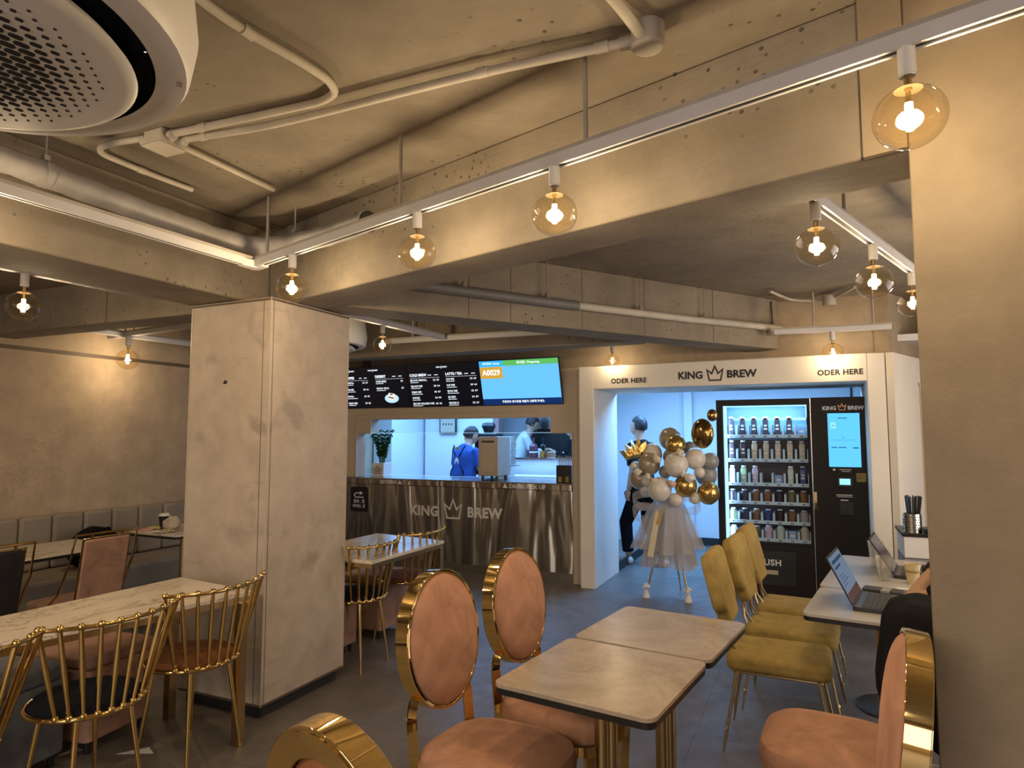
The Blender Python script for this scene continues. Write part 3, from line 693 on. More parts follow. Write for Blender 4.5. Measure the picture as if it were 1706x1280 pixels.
struct(MB().prism([(-2.06, 6.80), (-2.19, 6.80), (-2.19, 7.30), (-2.98, 9.68), (-2.88, 9.68), (-2.06, 7.39)], 0, 2.40).build('wall_divider', M['kwall']))
struct(MB().box(-5.97, 3.0, 6.81, 9.69, 2.40, 2.46).build('ceiling', M['kwall']))
def counter():
    t = thing('service_counter', 'long wavy stainless steel counter with KING BREW lettering below the menu screens', 'counter', (-4.05, YC, 0))
    x0, x1 = -1.80, 1.735
    MB().box(x0, x1, .03, .09, 0, .10).build('toe_kick', M['steelp'], t)
    MB().box(x0, x1, .0, .09, .10, .955).build('front_panel', M['steel'], t)
    MB().box(x0, x1, -.012, .09, .962, 1.022).build('edge_band', M['steel'], t)
    MB().box(x0, x1, -.012, .62, 1.024, 1.036).build('countertop', M['steelp'], t)
    mm = lambda x, z_, y=-.001: wallM(x+4.05, y, z_)
    text('KING', .155, M['brushed'], t, 'lettering', mm(-4.145, .668), .036, sx=1.0, space=1.06)
    text('BREW', .155, M['brushed'], t, 'lettering', mm(-3.36, .676), .036, sx=1.0, space=1.06)
    crown(t, M['brushed'], mm(-3.76, .70), .225, w=.085)
    text('RETURN ▲', .062, M['inkw'], t, 'lettering', mm(-4.61, .990, -.014), .012)
    text('▲ DRINK PICK UP', .062, M['inkw'], t, 'lettering', mm(-2.87, .990, -.014), .012)
    s = thing('return_sign', 'small black sign with white arrow and Korean writing behind the column edge', 'sign', (-5.08, YC-.004, .62))
    MB().prism(rrect(-.13, .13, 0, .30, .03), 0, .004, RX(90)).build('plate', M['black'], s)
    k = MB(); stroke(k, [(.07, .175), (-.05, .175), (-.075, .20), (-.05, .225), (.02, .225)], .012, T(0, -.0045, 0) @ RX(90), False); k.prism([(.01, .20), (.06, .225), (.01, .25)], 0, .001, T(0, -.0045, 0) @ RX(90)); k.build('arrow', M['inkw'], s)
    text('음료 , 컵', .048, M['inkw'], s, 'lettering', wallM(.0, -.0045, .125), .012); text('버리는 곳', .048, M['inkw'], s, 'lettering', wallM(.0, -.0045, .065), .012)
counter()
# menu screens
def screen(x0, x1, label, fill):
    zb, zt = 1.885, 2.378; tilt = math.atan2(.135, zt-zb); H_ = math.hypot(.135, zt-zb); W = x1-x0
    t = thing('menu_screen', label, 'screen', (x0, YC-.035, zb), 0, 'screens mounted above the kitchen opening')
    t.rotation_euler = (tilt, 0, 0)
    MB().box(0, W, -.0, .03, 0, H_).build('housing', M['black'], t)
    MB().box(.008, W-.008, -.0015, -.0005, .008, H_-.008).build('display', M['scrb'] if not fill == 'order' else M['scrblue'], t)
    return t, W, H_, lambda x, z_: wallM(x, -.0025, z_)
def dash(mb, mm, x, z_, wd, h): mb.box(x, x+wd, -.0028, -.0022, z_, z_+h)
def rows(t, mm, x, heading, items, prices, ztop, step, wcol):
    if heading: text(heading, .042, M['wtext'], t, 'menu_heading', mm(x, ztop), .022, 'LEFT', sx=.95)
    m = MB(); m.box(x, x+wcol, -.0028, -.0022, ztop-.032, ztop-.030); m.box(x+wcol*.62, x+wcol*.74, -.0028, -.0022, ztop-.006, ztop+.001); m.box(x+wcol*.84, x+wcol*.96, -.0028, -.0022, ztop-.006, ztop+.001); m.build('menu_rule', M['wtext'], t)
    for i, (a_, p_) in enumerate(zip(items, prices)):
        zz = ztop-.062-i*step
        text(a_, .027, M['wtext'], t, 'menu_line', mm(x, zz), .010, 'LEFT'); text(p_, .027, M['wtext'], t, 'menu_price', mm(x+wcol*.98, zz), .018, 'RIGHT')
        m = MB(); m.box(x, x+.11+.02*(i % 3), -.0028, -.0022, zz-.026, zz-.021); m.build('menu_underline', M['wtext'], t)
def logo(t, mm, x, z_):
    text('KING', .020, M['wtext'], t, 'logo', mm(x-.045, z_), .02); text('BREW', .020, M['wtext'], t, 'logo', mm(x+.048, z_), .02); crown(t, M['wtext'], mm(x, z_), .025, 'logo_crown', .12)
S3, W, Hs, mm = screen(-3.355, -2.400, 'bright blue order number screen at right end reading A0029', 'order')
m = MB(); m.box(.008, .30, -.004, -.002, Hs-.068, Hs-.008); m.build('ready_banner', M['scrcyan'], S3)
m = MB(); m.box(.30, W-.008, -.004, -.002, Hs-.068, Hs-.008); m.build('preparing_banner', M['scrgreen'], S3)
m = MB(); m.box(.008, W-.008, -.004, -.002, .008, .075); m.build('footer', M['scrnavy'], S3)
m = MB(); m.box(.012, .285, -.004, -.002, Hs-.205, Hs-.075); m.build('number_tile', M['scrorange'], S3)
text('A0029', .088, M['wtext'], S3, 'order_number', mm(.148, Hs-.14) @ T(0, 0, .003), .02, sx=.93)
text('준비완료 / Ready', .030, M['wtext'], S3, 'banner_text', mm(.155, Hs-.038) @ T(0, 0, .003), .01)
text('준비중 / Preparing', .036, M['wtext'], S3, 'banner_text', mm(.60, Hs-.038) @ T(0, 0, .003), .01)
text('주문번호 영수증을 제품과 교환해 주세요.', .030, M['wtext'], S3, 'footer_text', mm(.50, .04) @ T(0, 0, .003), .015)
S2, W, Hs, mm = screen(-4.315, -3.360, 'black menu screen with COLD BREW and LATTE / TEA price lists', 'menu')
logo(S2, mm, W/2, Hs-.045)
rows(S2, mm, .035, 'COLD BREW', ['콜드브루 아메리카노', '콜드브루 라떼', '바닐라 라떼', '오리지널', '콜드브루 아인슈페너 라떼'], ['3.2  3.9', '3.8  4.4', '4.2  4.7', '3.4  3.9', '4.5  4.9'], Hs-.13, .070, .40)
rows(S2, mm, .52, 'LATTE / TEA', ['초코 라떼', '녹차 라떼', '밀크티 라떼', '얼그레이', '캐모마일 티'], ['3.9  3.9', '3.9  4.4', '4.2  4.7', '3.4  3.9', '3.5  3.7'], Hs-.13, .070, .40)
S1, W, Hs, mm = screen(-5.275, -4.320, 'black menu screen with DESSERT list and cake slice, beside the column', 'menu')
logo(S1, mm, W/2-.35, Hs-.045); logo(S1, mm, W/2, Hs-.045)
rows(S1, mm, .50, 'DESSERT', ['크로플 플레인', '티라미수 케이크'], ['3.2', '3.9'], Hs-.125, .085, .40)
rows(S1, mm, .05, 'COFFEE', ['아메리카노', '카페 라떼', '카푸치노', '바닐라 라떼'], ['3.2  3.7', '3.9  4.1', '4.2  4.7', '3.9  4.5'], Hs-.13, .085, .34)
m = MB(); m.prism([(.10*math.cos(R(a)), .055*math.sin(R(a))) for a in range(0, 360, 12)], 0, .001, mm(.70, .115)); m.build('plate_picture', emis('scr_plate', (.45, .68, .95), .9), S1)
m = MB(); m.prism([(-.05, -.02), (.03, -.035), (.055, .01), (.05, .045), (-.03, .06), (-.055, .02)], .001, .002, mm(.70, .125)); m.build('cake_picture', emis('scr_cake', (.75, .72, .66), .9), S1)
m = MB(); m.prism([(-.045, .0), (.03, -.015), (.032, .0), (-.043, .015)], .002, .003, mm(.70, .125)); m.prism([(-.02, .035), (.02, .03), (.02, .045), (-.01, .05)], .002, .003, mm(.70, .125)); m.build('cake_filling', emis('scr_fill', (.10, .05, .04), .9), S1)

# potted plant
def plant():
    t = thing('potted_plant', 'green leafy plant in a square white pot at the left end of the counter', 'potted plant', (-4.925, 6.86, 1.036))
    MB().prism(rrect(-.105, .105, -.105, .105, .012), 0, .008).build('tray', M['white'], t)
    m = MB(); m.lathe([(0, .012), (.118, .012), (.125, .175), (.11, .175), (.106, .03), (0, .03)], n=4, M=RZ(45)); m.build('pot', M['white'], t, bevel=.004)
    MB().box(-.075, .075, -.075, .075, .15, .165).build('soil', M['blackm'], t)
    for i, wd in enumerate((.05, .11, .13, .10, .12)):
        MB().box(-wd/2, wd/2, -.096, -.094, .125-i*.021, .132-i*.021).build('printed_line', M['ink'], t)
    rnd = random.Random(4); lf = MB(); st = MB()
    for s in range(15):
        a_ = rnd.random()*6.28; lean = rnd.uniform(.01, .10); h = rnd.uniform(.22, .41)
        pts = [Vector((lean*u*u*math.cos(a_)+.03*math.cos(a_), lean*u*u*math.sin(a_)+.03*math.sin(a_), .16+h*u)) for u in [k/8 for k in range(9)]]
        st.tube(pts, [.006-.0005*k for k in range(9)], 6)
        for k in range(2, 9):
            for sd in (-1, 1):
                p = pts[k]; d = Vector((math.cos(a_+1.57*sd+rnd.uniform(-.4, .4)), math.sin(a_+1.57*sd), .7)).normalized(); L = rnd.uniform(.07, .10); up = Vector((0, 0, 1)).cross(d).normalized()
                w_ = .026; nrm = d.cross(up)*.003
                lf.add([p, p+d*L*.4+up*w_+nrm, p+d*L, p+d*L*.4-up*w_+nrm, p+d*L*.45-nrm], [(0, 1, 4), (1, 2, 4), (2, 3, 4), (3, 0, 4), (0, 3, 2, 1)])
    st.build('stems', M['leaf'], t); tag(lf.build('foliage', M['leaf'], t), kind='stuff')
plant()
# straw holder
t = thing('straw_holder', 'black box full of straws at the right end of the counter', 'straw holder', (-2.44, 6.745, 1.036))
m = MB(); m.box(-.085, .085, -.05, .05, 0, .19); m.build('box', M['black'], t, bevel=.004)
rnd = random.Random(2)
for k in range(16):
    x = -.07+.14*(k % 8)/7; y = -.02+.04*(k//8); m = MB(); m.cyl((x, y, .19), (x*1.15, y, .27+rnd.random()*.03), .0035, n=6); m.build('straw', M['trimw'], t)
for x in (-.04, .04): MB().box(x-.02, x+.02, -.053, -.05, .01, .07).build('label_tag', M['yellv'], t)
# ice dispenser and devices
t = thing('ice_dispenser', 'tall brown and silver dispenser standing on the counter behind the opening', 'dispenser', (-3.375, 6.86, 1.036))
m = MB(); m.box(-.125, .125, -.12, .22, .05, .50); m.build('body', M['trimw'], t, bevel=.008)
MB().box(-.095, .095, -.123, -.12, .10, .47).build('front_panel', M['cream'], t); MB().box(-.08, .08, -.126, -.123, .43, .455).build('vent', M['darktrim'], t)
for x in (-.09, .09):
    MB().cyl((x, -.07, 0), (x, -.07, .05), .018).build('foot', M['black'], t); MB().cyl((x, .17, 0), (x, .17, .05), .018).build('foot', M['black'], t)
t = thing('cup_dispenser', 'white cabinet with a rack of clear cups behind the brown dispenser', 'cabinet', (-3.24, 7.30, 1.036))
m = MB(); m.box(-.30, -.14, -.02, .2, 0, .50); m.build('body', M['kwall'], t, bevel=.006)
for k in range(4): MB().lathe([(0, 0), (.026, 0), (.036, .09), (.033, .09), (.024, .004), (0, .004)], (-.08, .03+.0*k, .16+.085*k), 16).build('cup_stack', M['pet'], t)
MB().box(-.14, -.02, -.02, .1, .14, .152).build('cup_shelf', M['steelp'], t)
struct(MB().box(-5.95, -2.35, 7.27, 7.5, 0, 1.02).build('trim_5', M['kwall']))
t = thing('coffee_grinder', 'dark coffee grinder behind the brown dispenser', 'grinder', (-3.80, 8.05, 1.02))
MB().box(-.38, -.05, -.12, .12, .0, .56).build('body', M['black'], t, bevel=.02); MB().lathe([(0, 0), (.06, 0), (.10, .10), (.08, .14), (0, .15)], (-.22, 0, .56), 20).build('hopper', M['black'], t)
struct(MB().box(-4.1, -2.5, 7.90, 8.3, 0, 1.015).build('trim_6', M['kwall']))
# rear bar with bottles
t = thing('rear_bar', 'white rear bar with grey worktop behind the counter opening', 'bar', (-3.2, 8.5, 0))
MB().box(-.72, .48, -.10, .22, 0, 1.215).build('front', M['kwall'], t); MB().box(-.74, .50, -.12, .24, 1.217, 1.24).build('worktop', M['steelp'], t)
def bottle(x, y, z_, label, mat, r, h, liq=None):
    t = thing('bottle', label, 'bottle', (x, y, z_))
    MB().lathe([(0, 0), (r, 0), (r, h*.55), (r*.8, h*.66), (r*.28, h*.74), (r*.28, h*.93), (r*.34, h*.94), (r*.34, h), (0, h)], n=20).build('glass', M[mat], t)
    if liq: MB().lathe([(0, .004), (r*.9, .004), (r*.9, h*.36), (0, h*.36)], n=20).build('liquid', liq, t)
    MB().cyl((0, 0, h), (0, 0, h+.012), r*.36).build('cap', M['black'], t)
    MB().lathe([(r+.0008, h*.26), (r+.0008, h*.32)], n=20).build('paper_label', M['whitew'] if liq else M['inkw'], t) if not liq else None
    return t
M['winered'] = pm('dark_red_glass', (.09, .03, .04), .15, 0, .1)
M['honey'] = pm('amber_syrup', (.45, .20, .03), .2, 0, .1)
bottle(-3.52, 8.45, 1.24, 'dark reddish jug bottle standing on the rear kitchen bar', 'winered', .062, .27)
bottle(-3.385, 8.46, 1.24, 'slim clear syrup bottle with amber liquid on the rear kitchen bar', 'clear', .042, .26, M['honey'])
t = thing('metal_basket', 'small grey metal basket on the rear bar beside the syrup bottle', 'basket', (-3.25, 8.48, 1.24)); MB().box(-.065, .065, -.05, .05, 0, .085).build('body', M['steelp'], t, bevel=.004); 
for k in range(9): MB().box(-.06+.0145*k, -.055+.0145*k, -.053, -.05, .01, .08).build('wire', M['chrome'], t)
t = thing('milk_carton', 'pale carton between the two bottles on the rear bar', 'carton', (-3.455, 8.5, 1.24)); MB().box(-.035, .035, -.035, .035, 0, .10).build('body', M['kwall'], t); MB().prism([(-.035, .10), (.035, .10), (0, .13)], -.035, .035, RX(90)).build('gable_top', M['kwall'], t)
# equipment wall behind
t = thing('espresso_machine', 'dark shiny coffee equipment along the kitchen back wall', 'coffee machine', (-3.30, 9.45, 1.0))
MB().box(-.70, .24, -.1, .24, .0, .62).build('body', M['black'], t, bevel=.02); MB().box(-.60, .15, -.14, -.1, .12, .30).build('front_panel', M['chrome'], t, bevel=.01)
for k in range(3): MB().cyl((-.4+.4*k, -.13, .16), (-.4+.4*k, -.22, .15), .02).build('group_handle', M['black'], t)
MB().box(-.70, .0, -.08, .24, .64, .92).build('upper_unit', M['steelp'], t, bevel=.01)
m = MB(); m.tube([(.16+.05*math.cos(R(a)), -.105, .60+.05*math.sin(R(a))) for a in range(0, 360, 20)], .008, 8, True); m.build('dial_ring', emis('lit_ring', (.7, .9, 1), 1.6), t)
struct(MB().box(-4.04, -3.0, 9.2, 9.69, 0, .98).build('trim_7', M['kwall']))
t = thing('wall_tablet', 'small black framed order tablet hanging high on the white kitchen wall', 'tablet', (-5.15, 8.90, 1.58))
struct(MB().box(-5.60, -4.40, 8.95, 9.1, 0, 2.40).build('wall_kitchen', M['kwall']))
MB().box(-.16, .14, 0, .03, 0, .30).build('frame', M['black'], t, bevel=.004); MB().box(-.14, .12, -.002, 0, .02, .28).build('display', emis('tablet_face', (.25, .50, .75), .8), t)
for k in range(4): MB().box(-.10+.05*k, -.08+.05*k, -.003, -.002, .13, .16).build('digit', M['black'], t)
struct(MB().box(-5.97, -5.65, 8.1, 9.1, 0, 2.40).build('wall_kitchen', M['kwall']))
struct(MB().box(-4.40, -4.30, 8.95, 9.1, 0, 2.40).build('trim_8', pm('pinkish_post', (.35, .20, .18), .6)))
# kitchen staff (only their upper bodies show)
std = dict(hip=(0, 0, .95), chest=(0, .0, 1.32), neck=(0, .0, 1.50), head=(0, .02, 1.63), shL=(-.19, 0, 1.42), shR=(.19, 0, 1.42), elL=(-.24, .02, 1.15), elR=(.24, .02, 1.15), wrL=(-.22, .20, 1.04), wrR=(.22, .20, 1.04), hpL=(-.09, 0, .88), hpR=(.09, 0, .88), knL=(-.10, .02, .48), knR=(.10, .02, .48), anL=(-.10, 0, .09), anR=(.10, 0, .09), toeL=(-.11, .15, .03), toeR=(.11, .15, .03))
J = dict(std); J.update(chest=(0, .05, 1.25), neck=(0, .09, 1.42), head=(.0, .15, 1.545), shL=(-.19, .05, 1.36), shR=(.19, .05, 1.36), elL=(-.24, .08, 1.10), hrot=(-40, -22, 0), elR=(.24, .10, 1.10), wrL=(-.15, .28, 1.06), wrR=(.15, .28, 1.06))
W1 = person((-4.24, 7.72, 0), R(-20), 'person in a blue shirt with black crossed apron straps, seen from behind in the kitchen', J, hair='hairb', top='cblue', fat=1.18)
m = MB()
for s in (-1, 1): m.tube([(s*.11, -.055, 1.42), (s*.10, -.09, 1.36), (0, -.095, 1.24), (-s*.12, -.10, 1.08), (-s*.14, -.10, 1.0)], .010, 6, flat=.5, up=(0, 1, 0))
m.build('apron_straps', M['cblack'], W1)
m = MB(); m.prism([(-.035, -.06), (.035, -.06), (.035, .07), (0, .10), (-.035, .07)], 0, .012, T(0, -.098, 1.16) @ RX(90)); m.build('back_label', M['whitew'], W1)
m = MB(); m.box(-.045, .045, -.105, -.085, 1.365, 1.395); m.build('collar_label', M['yellv'], W1)
J = dict(std); J.update(chest=(0, .12, 1.42), neck=(0, .20, 1.58), head=(0, .26, 1.72), shL=(-.18, .14, 1.53), shR=(.18, .14, 1.53), elL=(-.20, .22, 1.28), elR=(.20, .24, 1.30), wrL=(-.14, .46, 1.24), wrR=(.14, .46, 1.26), hip=(0, 0, 1.02), hrot=(0, -25, 0))
person((-4.04, 9.0, 0), R(-60), 'person in a light grey shirt leaning over the rear kitchen worktop', J, hair='hairb', top='cgrey')
J = dict(std); J.update(hrot=(0, -20, 0), elL=(-.22, .10, 1.20), elR=(.22, .10, 1.20), wrL=(-.06, .30, 1.32), wrR=(.06, .30, 1.32))
person((-3.10, 8.96, 0), R(120), 'person in dark clothes with hands together at the right end of the kitchen opening', J, top='cblack', sleeve='long')

# ---------------------------------------------------------------- order portal
def portal():
    t = thing('order_portal', 'white box frame with KING BREW and ODER HERE lettering around the vending machine', 'frame', (0, 6.473, 0))
    mb = MB(); mb.box(-2.18, -2.03, 0, .905, 0, 2.262); mb.box(.466, .605, 0, .905, 0, 2.262); mb.box(-2.03, .466, 0, .905, 2.025, 2.262); mb.build('frame', M['whitew'], t, bevel=.003)
    mm = lambda x, z_: wallM(x, -.001, z_)
    text('KING', .098, M['ink'], t, 'lettering', mm(-1.045, 2.125), .038)
    text('BREW', .098, M['ink'], t, 'lettering', mm(-.575, 2.125), .038)
    crown(t, M['ink'], mm(-.815, 2.135), .145, w=.10)
    text('ODER HERE', .066, M['ink'], t, 'lettering', mm(-1.655, 2.098), .034, space=1.06)
    text('ODER HERE', .066, M['ink'], t, 'lettering', mm(.255, 2.105), .034, space=1.06)
portal()
# white lower cladding and door on the angled wall
dw = Vector((.386, .922, 0)); nw = Vector((.922, -.386, 0)); a = Vector((.612, 6.475, 0))
struct(MB().prism([(p.x, p.y) for p in (a, a+dw*3.0, a+dw*3.0+nw*.06, a+nw*.06)], 0, 2.262).build('wall_angled', M['whitew']))
def angM(s, z_, off=-.003): p = a+dw*s-Vector((dw.y, -dw.x, 0))*0; return Matrix.Translation(p+Vector((0, 0, z_))) @ RZ(math.degrees(math.atan2(dw.y, dw.x))) @ RX(90) 
t = thing('staff_door', 'grey door with small writing on the angled white wall', 'door', (a.x+dw.x*.68+nw.x*.062, a.y+dw.y*.68+nw.y*.062, 0), math.atan2(dw.y, dw.x))
MB().box(0, .80, -.012, -.0, 0.0, 2.03).build('leaf', M['trimw'], t); MB().box(-.03, .83, -.018, -.012, 2.0, 2.03).build('door_head', M['whitew'], t)
MB().box(.05, .5, -.015, -.012, 1.90, 1.95).build('door_closer', M['brass'], t)
text('직원 외', .085, M['ink'], t, 'lettering', T(.2, -.013, 1.56) @ RX(90), .02); text('출입금지', .085, M['ink'], t, 'lettering', T(.2, -.013, 1.44) @ RX(90), .02)
MB().box(.03, .06, -.05, -.012, .95, 1.12).build('door_handle', M['steelp'], t)
# entry room
struct(MB().box(-2.05, 3.0, 9.66, 9.70, 0, .10).build('baseboard_far', M['blackm']))
struct(MB().box(-2.06, -2.045, 7.38, 9.66, 0, .10).build('baseboard_left', M['blackm']))
struct(MB().box(-1.66, -1.54, 9.60, 9.66, .10, 2.40).build('trim_9', M['kwall'], bevel=.004))
t = thing('wall_frame', 'small dark frame high on the far entry wall above the machine', 'frame', (.57, 9.62, 2.04)); m = MB(); m.box(-.08, .08, 0, .03, .14, .16); m.box(-.08, -.06, 0, .03, 0, .14); m.box(.06, .08, 0, .03, 0, .14); m.build('moulding', M['black'], t); MB().box(-.06, .06, .02, .03, 0, .14).build('picture', M['kwall'], t)
# walking person: faces -X, seen from behind and left
J = dict(hip=(0, 0, .93), chest=(0, .03, 1.30), neck=(0, .04, 1.50), head=(0, .065, 1.655), shL=(-.19, .02, 1.43), shR=(.19, .04, 1.43), elL=(-.235, -.05, 1.14), elR=(.235, .06, 1.15), wrL=(-.225, .03, .90), wrR=(.22, .20, .95),
         hpL=(-.09, 0, .86), hpR=(.09, 0, .86), knL=(-.10, .20, .50), knR=(.10, .02, .48), anL=(-.10, .16, .10), anR=(.10, -.22, .12), toeL=(-.10, .32, .035), toeR=(.11, -.08, .035), hrot=(18, 4, 0))
person((-1.86, 7.90, 0), R(62), 'person in black T-shirt and trousers with white shoes walking behind the balloons', J)

# ---------------------------------------------------------------- vending machine
VY = 6.92
M['skyliner'] = pm('pale_blue_liner', (.22, .45, .62), .4, 0, .15, 3, stretch=(1, 1, 6))
def vending():
    t = thing('vending_machine', 'black glass-front cold brew vending machine with touch screen inside the white portal', 'vending machine', (0, VY, 0))
    H_ = 1.905
    mb = MB(); mb.box(-.87, 0, 0, .05, 0, .47); mb.box(-.87, -.805, 0, .05, .47, H_); mb.box(-.012, 0, 0, .05, .47, H_); mb.box(-.805, -.012, 0, .05, 1.845, H_)
    mb.box(-.87, -.835, .05, .80, 0, H_); mb.box(-.03, 0, .05, .80, 0, H_); mb.box(-.835, -.03, .05, .80, 0, .50); mb.box(-.835, -.03, .05, .80, 1.87, H_)
    mb.build('cabinet', M['bmach'], t)
    MB().box(-.835, -.03, .42, .80, .50, 1.87).build('rear_liner', pm('brown_liner', (.10, .06, .05), .5, 0, .35, 6, stretch=(1, 1, 14)), t)
    MB().box(-.805, -.012, .012, .02, .50, 1.845).build('door_glass', M['pane'], t)
    m = MB(); m.box(-.828, -.775, .055, .075, .52, 1.845); m.box(-.775, -.035, .06, .085, 1.833, 1.842); m.box(-.040, -.016, .055, .07, 1.72, 1.845); m.build('light_strip', M['ledc'], t); MB().box(-.83, -.035, .38, .419, 1.50, 1.868).build('upper_liner', M['skyliner'], t)
    MB().box(-.765, -.04, .16, .20, 1.70, 1.72).build('inner_lamp', M['ledc'], t)
    tag(MB().box(.006, .497, 0, .80, 0, H_+.004).build('payment_module', M['bmach'], t, bevel=.003), 'dark touch screen module')
    MB().box(.0, .006, -.001, .06, 0, H_).build('door_gap', M['steelp'], t)
    mm = lambda x, z_, y=-.002: wallM(x, y, z_)
    text('KING', .050, M['inkw'], t, 'lettering', mm(.168, 1.803), .035); text('BREW', .050, M['inkw'], t, 'lettering', mm(.392, 1.803), .035)
    crown(t, pm('copper_emblem', (.55, .30, .18), .35, .5), mm(.277, 1.813), .065, w=.10)
    MB().box(.150, .42, -.004, 0, 1.250, 1.755).build('touch_screen', M['kiosk'], t)
    m = MB()
    for x0, x1, z0, z1 in ((.235, .315, 1.705, 1.712), (.175, .225, 1.428, 1.436), (.235, .30, 1.428, 1.436), (.355, .405, 1.424, 1.433), (.265, .285, 1.525, 1.529), (.17, .39, 1.500, 1.502), (.185, .205, 1.635, 1.642)): m.box(x0, x1, -.0055, -.0042, z0, z1)
    m.build('screen_marks', M['scrnavy'], t)
    m = MB(); m.box(.172, .218, -.0055, -.0042, 1.61, 1.67); m.build('screen_tile', emis('screen_pale', (.25, .62, 1), 1.0), t)
    MB().box(.215, .345, -.012, 0, 1.065, 1.155).build('card_reader', M['black'], t, bevel=.003); MB().box(.232, .322, -.0135, -.012, 1.085, 1.140).build('reader_display', emis('reader_cyan', (.25, .75, .95), 1.2), t)
    m = MB(); m.box(.18, .20, -.002, 0, 1.215, 1.232); m.box(.235, .335, -.002, 0, 1.222, 1.228); m.box(.255, .325, -.002, 0, 1.205, 1.210); m.box(.20, .335, -.002, 0, .985, .992); m.box(.205, .335, -.002, 0, .970, .975); m.box(.235, .30, -.002, 0, .935, .945); m.build('printed_text', M['brushed'], t)
    tag(MB().box(.375, .455, -.003, 0, 1.115, 1.195).build('sticky_note', M['yellv'], t), 'yellow paper note'); 
    m = MB(); m.box(.385, .43, -.004, -.003, 1.168, 1.172); m.box(.385, .445, -.004, -.003, 1.143, 1.148); m.build('note_writing', M['ink'], t)
    MB().box(.225, .345, -.012, 0, .80, .925).build('coin_tray', M['black'], t, bevel=.004)
    m = MB(); m.box(.008, .035, -.012, -.001, .905, 1.01); m.build('lock_plate', M['brass'], t, bevel=.002)
    m = MB(); m.tube([(.02, -.014, .925), (.014, -.016, .87), (.008, -.016, .84)], .003, 6); m.tube([(.022, -.014, .925), (.03, -.016, .875), (.036, -.016, .845)], .003, 6); m.cyl((.021, -.02, .93), (.021, -.01, .93), .008); m.build('keys', M['gold'], t)
    m = MB(); m.box(-.68, -.165, -.006, 0, .10, .425); m.build('dispensing_door', M['black'], t, bevel=.003)
    text('PUSH', .080, M['inkw'], t, 'lettering', mm(-.40, .315, -.0075), .028, space=1.1); MB().box(-.51, -.33, -.009, -.006, .205, .245).build('grip_plate', M['cream'], t)
    Z_ = [1.545, 1.305, 1.067, .885, .698, .528]
    for i, zz in enumerate(Z_):
        s = MB(); s.box(-.80, -.014, .075, .40, zz-.012, zz); s.box(-.80, -.014, .068, .075, zz-.022, zz+.010)
        for k in range(8): x = -.795+k*.1095; s.box(x-.010, x+.010, .078, .30, zz, zz+(.105 if i < 3 else .085))
        sh = s.build('shelf', pm('shelf_white', (.55, .70, .80), .5, 0, .02) if i == 0 else M['shelfw'], t) if 'shelfw' in M else None
        if sh is None: M['shelfw'] = pm('shelf_white', (.55, .70, .80), .5, 0, .02); sh = s.build('shelf', M['shelfw'], t)
        m = MB()
        for k in range(7): x = -.740+k*.1095; m.box(x-.014, x-.004, .066, .068, zz-.013, zz-.002); m.box(x+.0, x+.012, .066, .068, zz-.013, zz-.002)
        m.build('price_numbers', M['ink'], sh)
    l = bpy.data.lights.new('cabinet_light', 'AREA'); l.shape = 'RECTANGLE'; l.size = .7; l.size_y = .04; l.energy = 8; l.color = (.35, .68, 1)
    o = bpy.data.objects.new('cabinet_light', l); COL.objects.link(o); o.parent = t; o.location = (-.42, .06, 1.83); o.rotation_euler = (R(25), 0, 0)
    l = bpy.data.lights.new('cabinet_light', 'AREA'); l.shape = 'RECTANGLE'; l.size = .04; l.size_y = 1.2; l.energy = 6.5; l.color = (.35, .68, 1)
    o = bpy.data.objects.new('cabinet_light', l); COL.objects.link(o); o.parent = t; o.location = (-.77, .07, 1.15); o.rotation_euler = (R(90), 0, R(-75))
    return Z_
SH = vending()
BC = dict(dark=(.035, .02, .03), beige=(.62, .56, .44), grey=(.40, .40, .42), green=(.40, .55, .32), lilac=(.60, .48, .62), pale=(.55, .66, .58), navy=(.04, .06, .22), olive=(.16, .16, .08), brown=(.22, .11, .06))
for k, c in BC.items(): M['b_'+k] = pm('drink_'+k, c, .35, 0, .08, 8)
rowsb = [['dark']*6+['box'], ['dark', 'dark']+['beige']*5, ['grey', 'green', 'lilac', None, 'box', 'pale', 'navy'], ['dark', 'dark', 'brown', 'brown', 'dark', 'olive', 'brown'], ['olive', 'dark', 'brown', 'navy', 'dark', 'brown', 'grey'], ['grey', 'grey', 'olive', 'lilac', 'pale', 'box', 'beige']]
hts = [.190, .185, .175, .118, .115, .128]; ordn = ['first', 'second', 'third', 'fourth', 'fifth', 'sixth', 'seventh']
cname = dict(dark='dark cold brew', beige='pale beige latte', grey='greyish', green='light green', lilac='lilac', pale='pale mint', navy='dark blue', olive='dark olive', brown='brown')
rown = ['top', 'second', 'third', 'fourth', 'fifth', 'bottom']
protos = {}
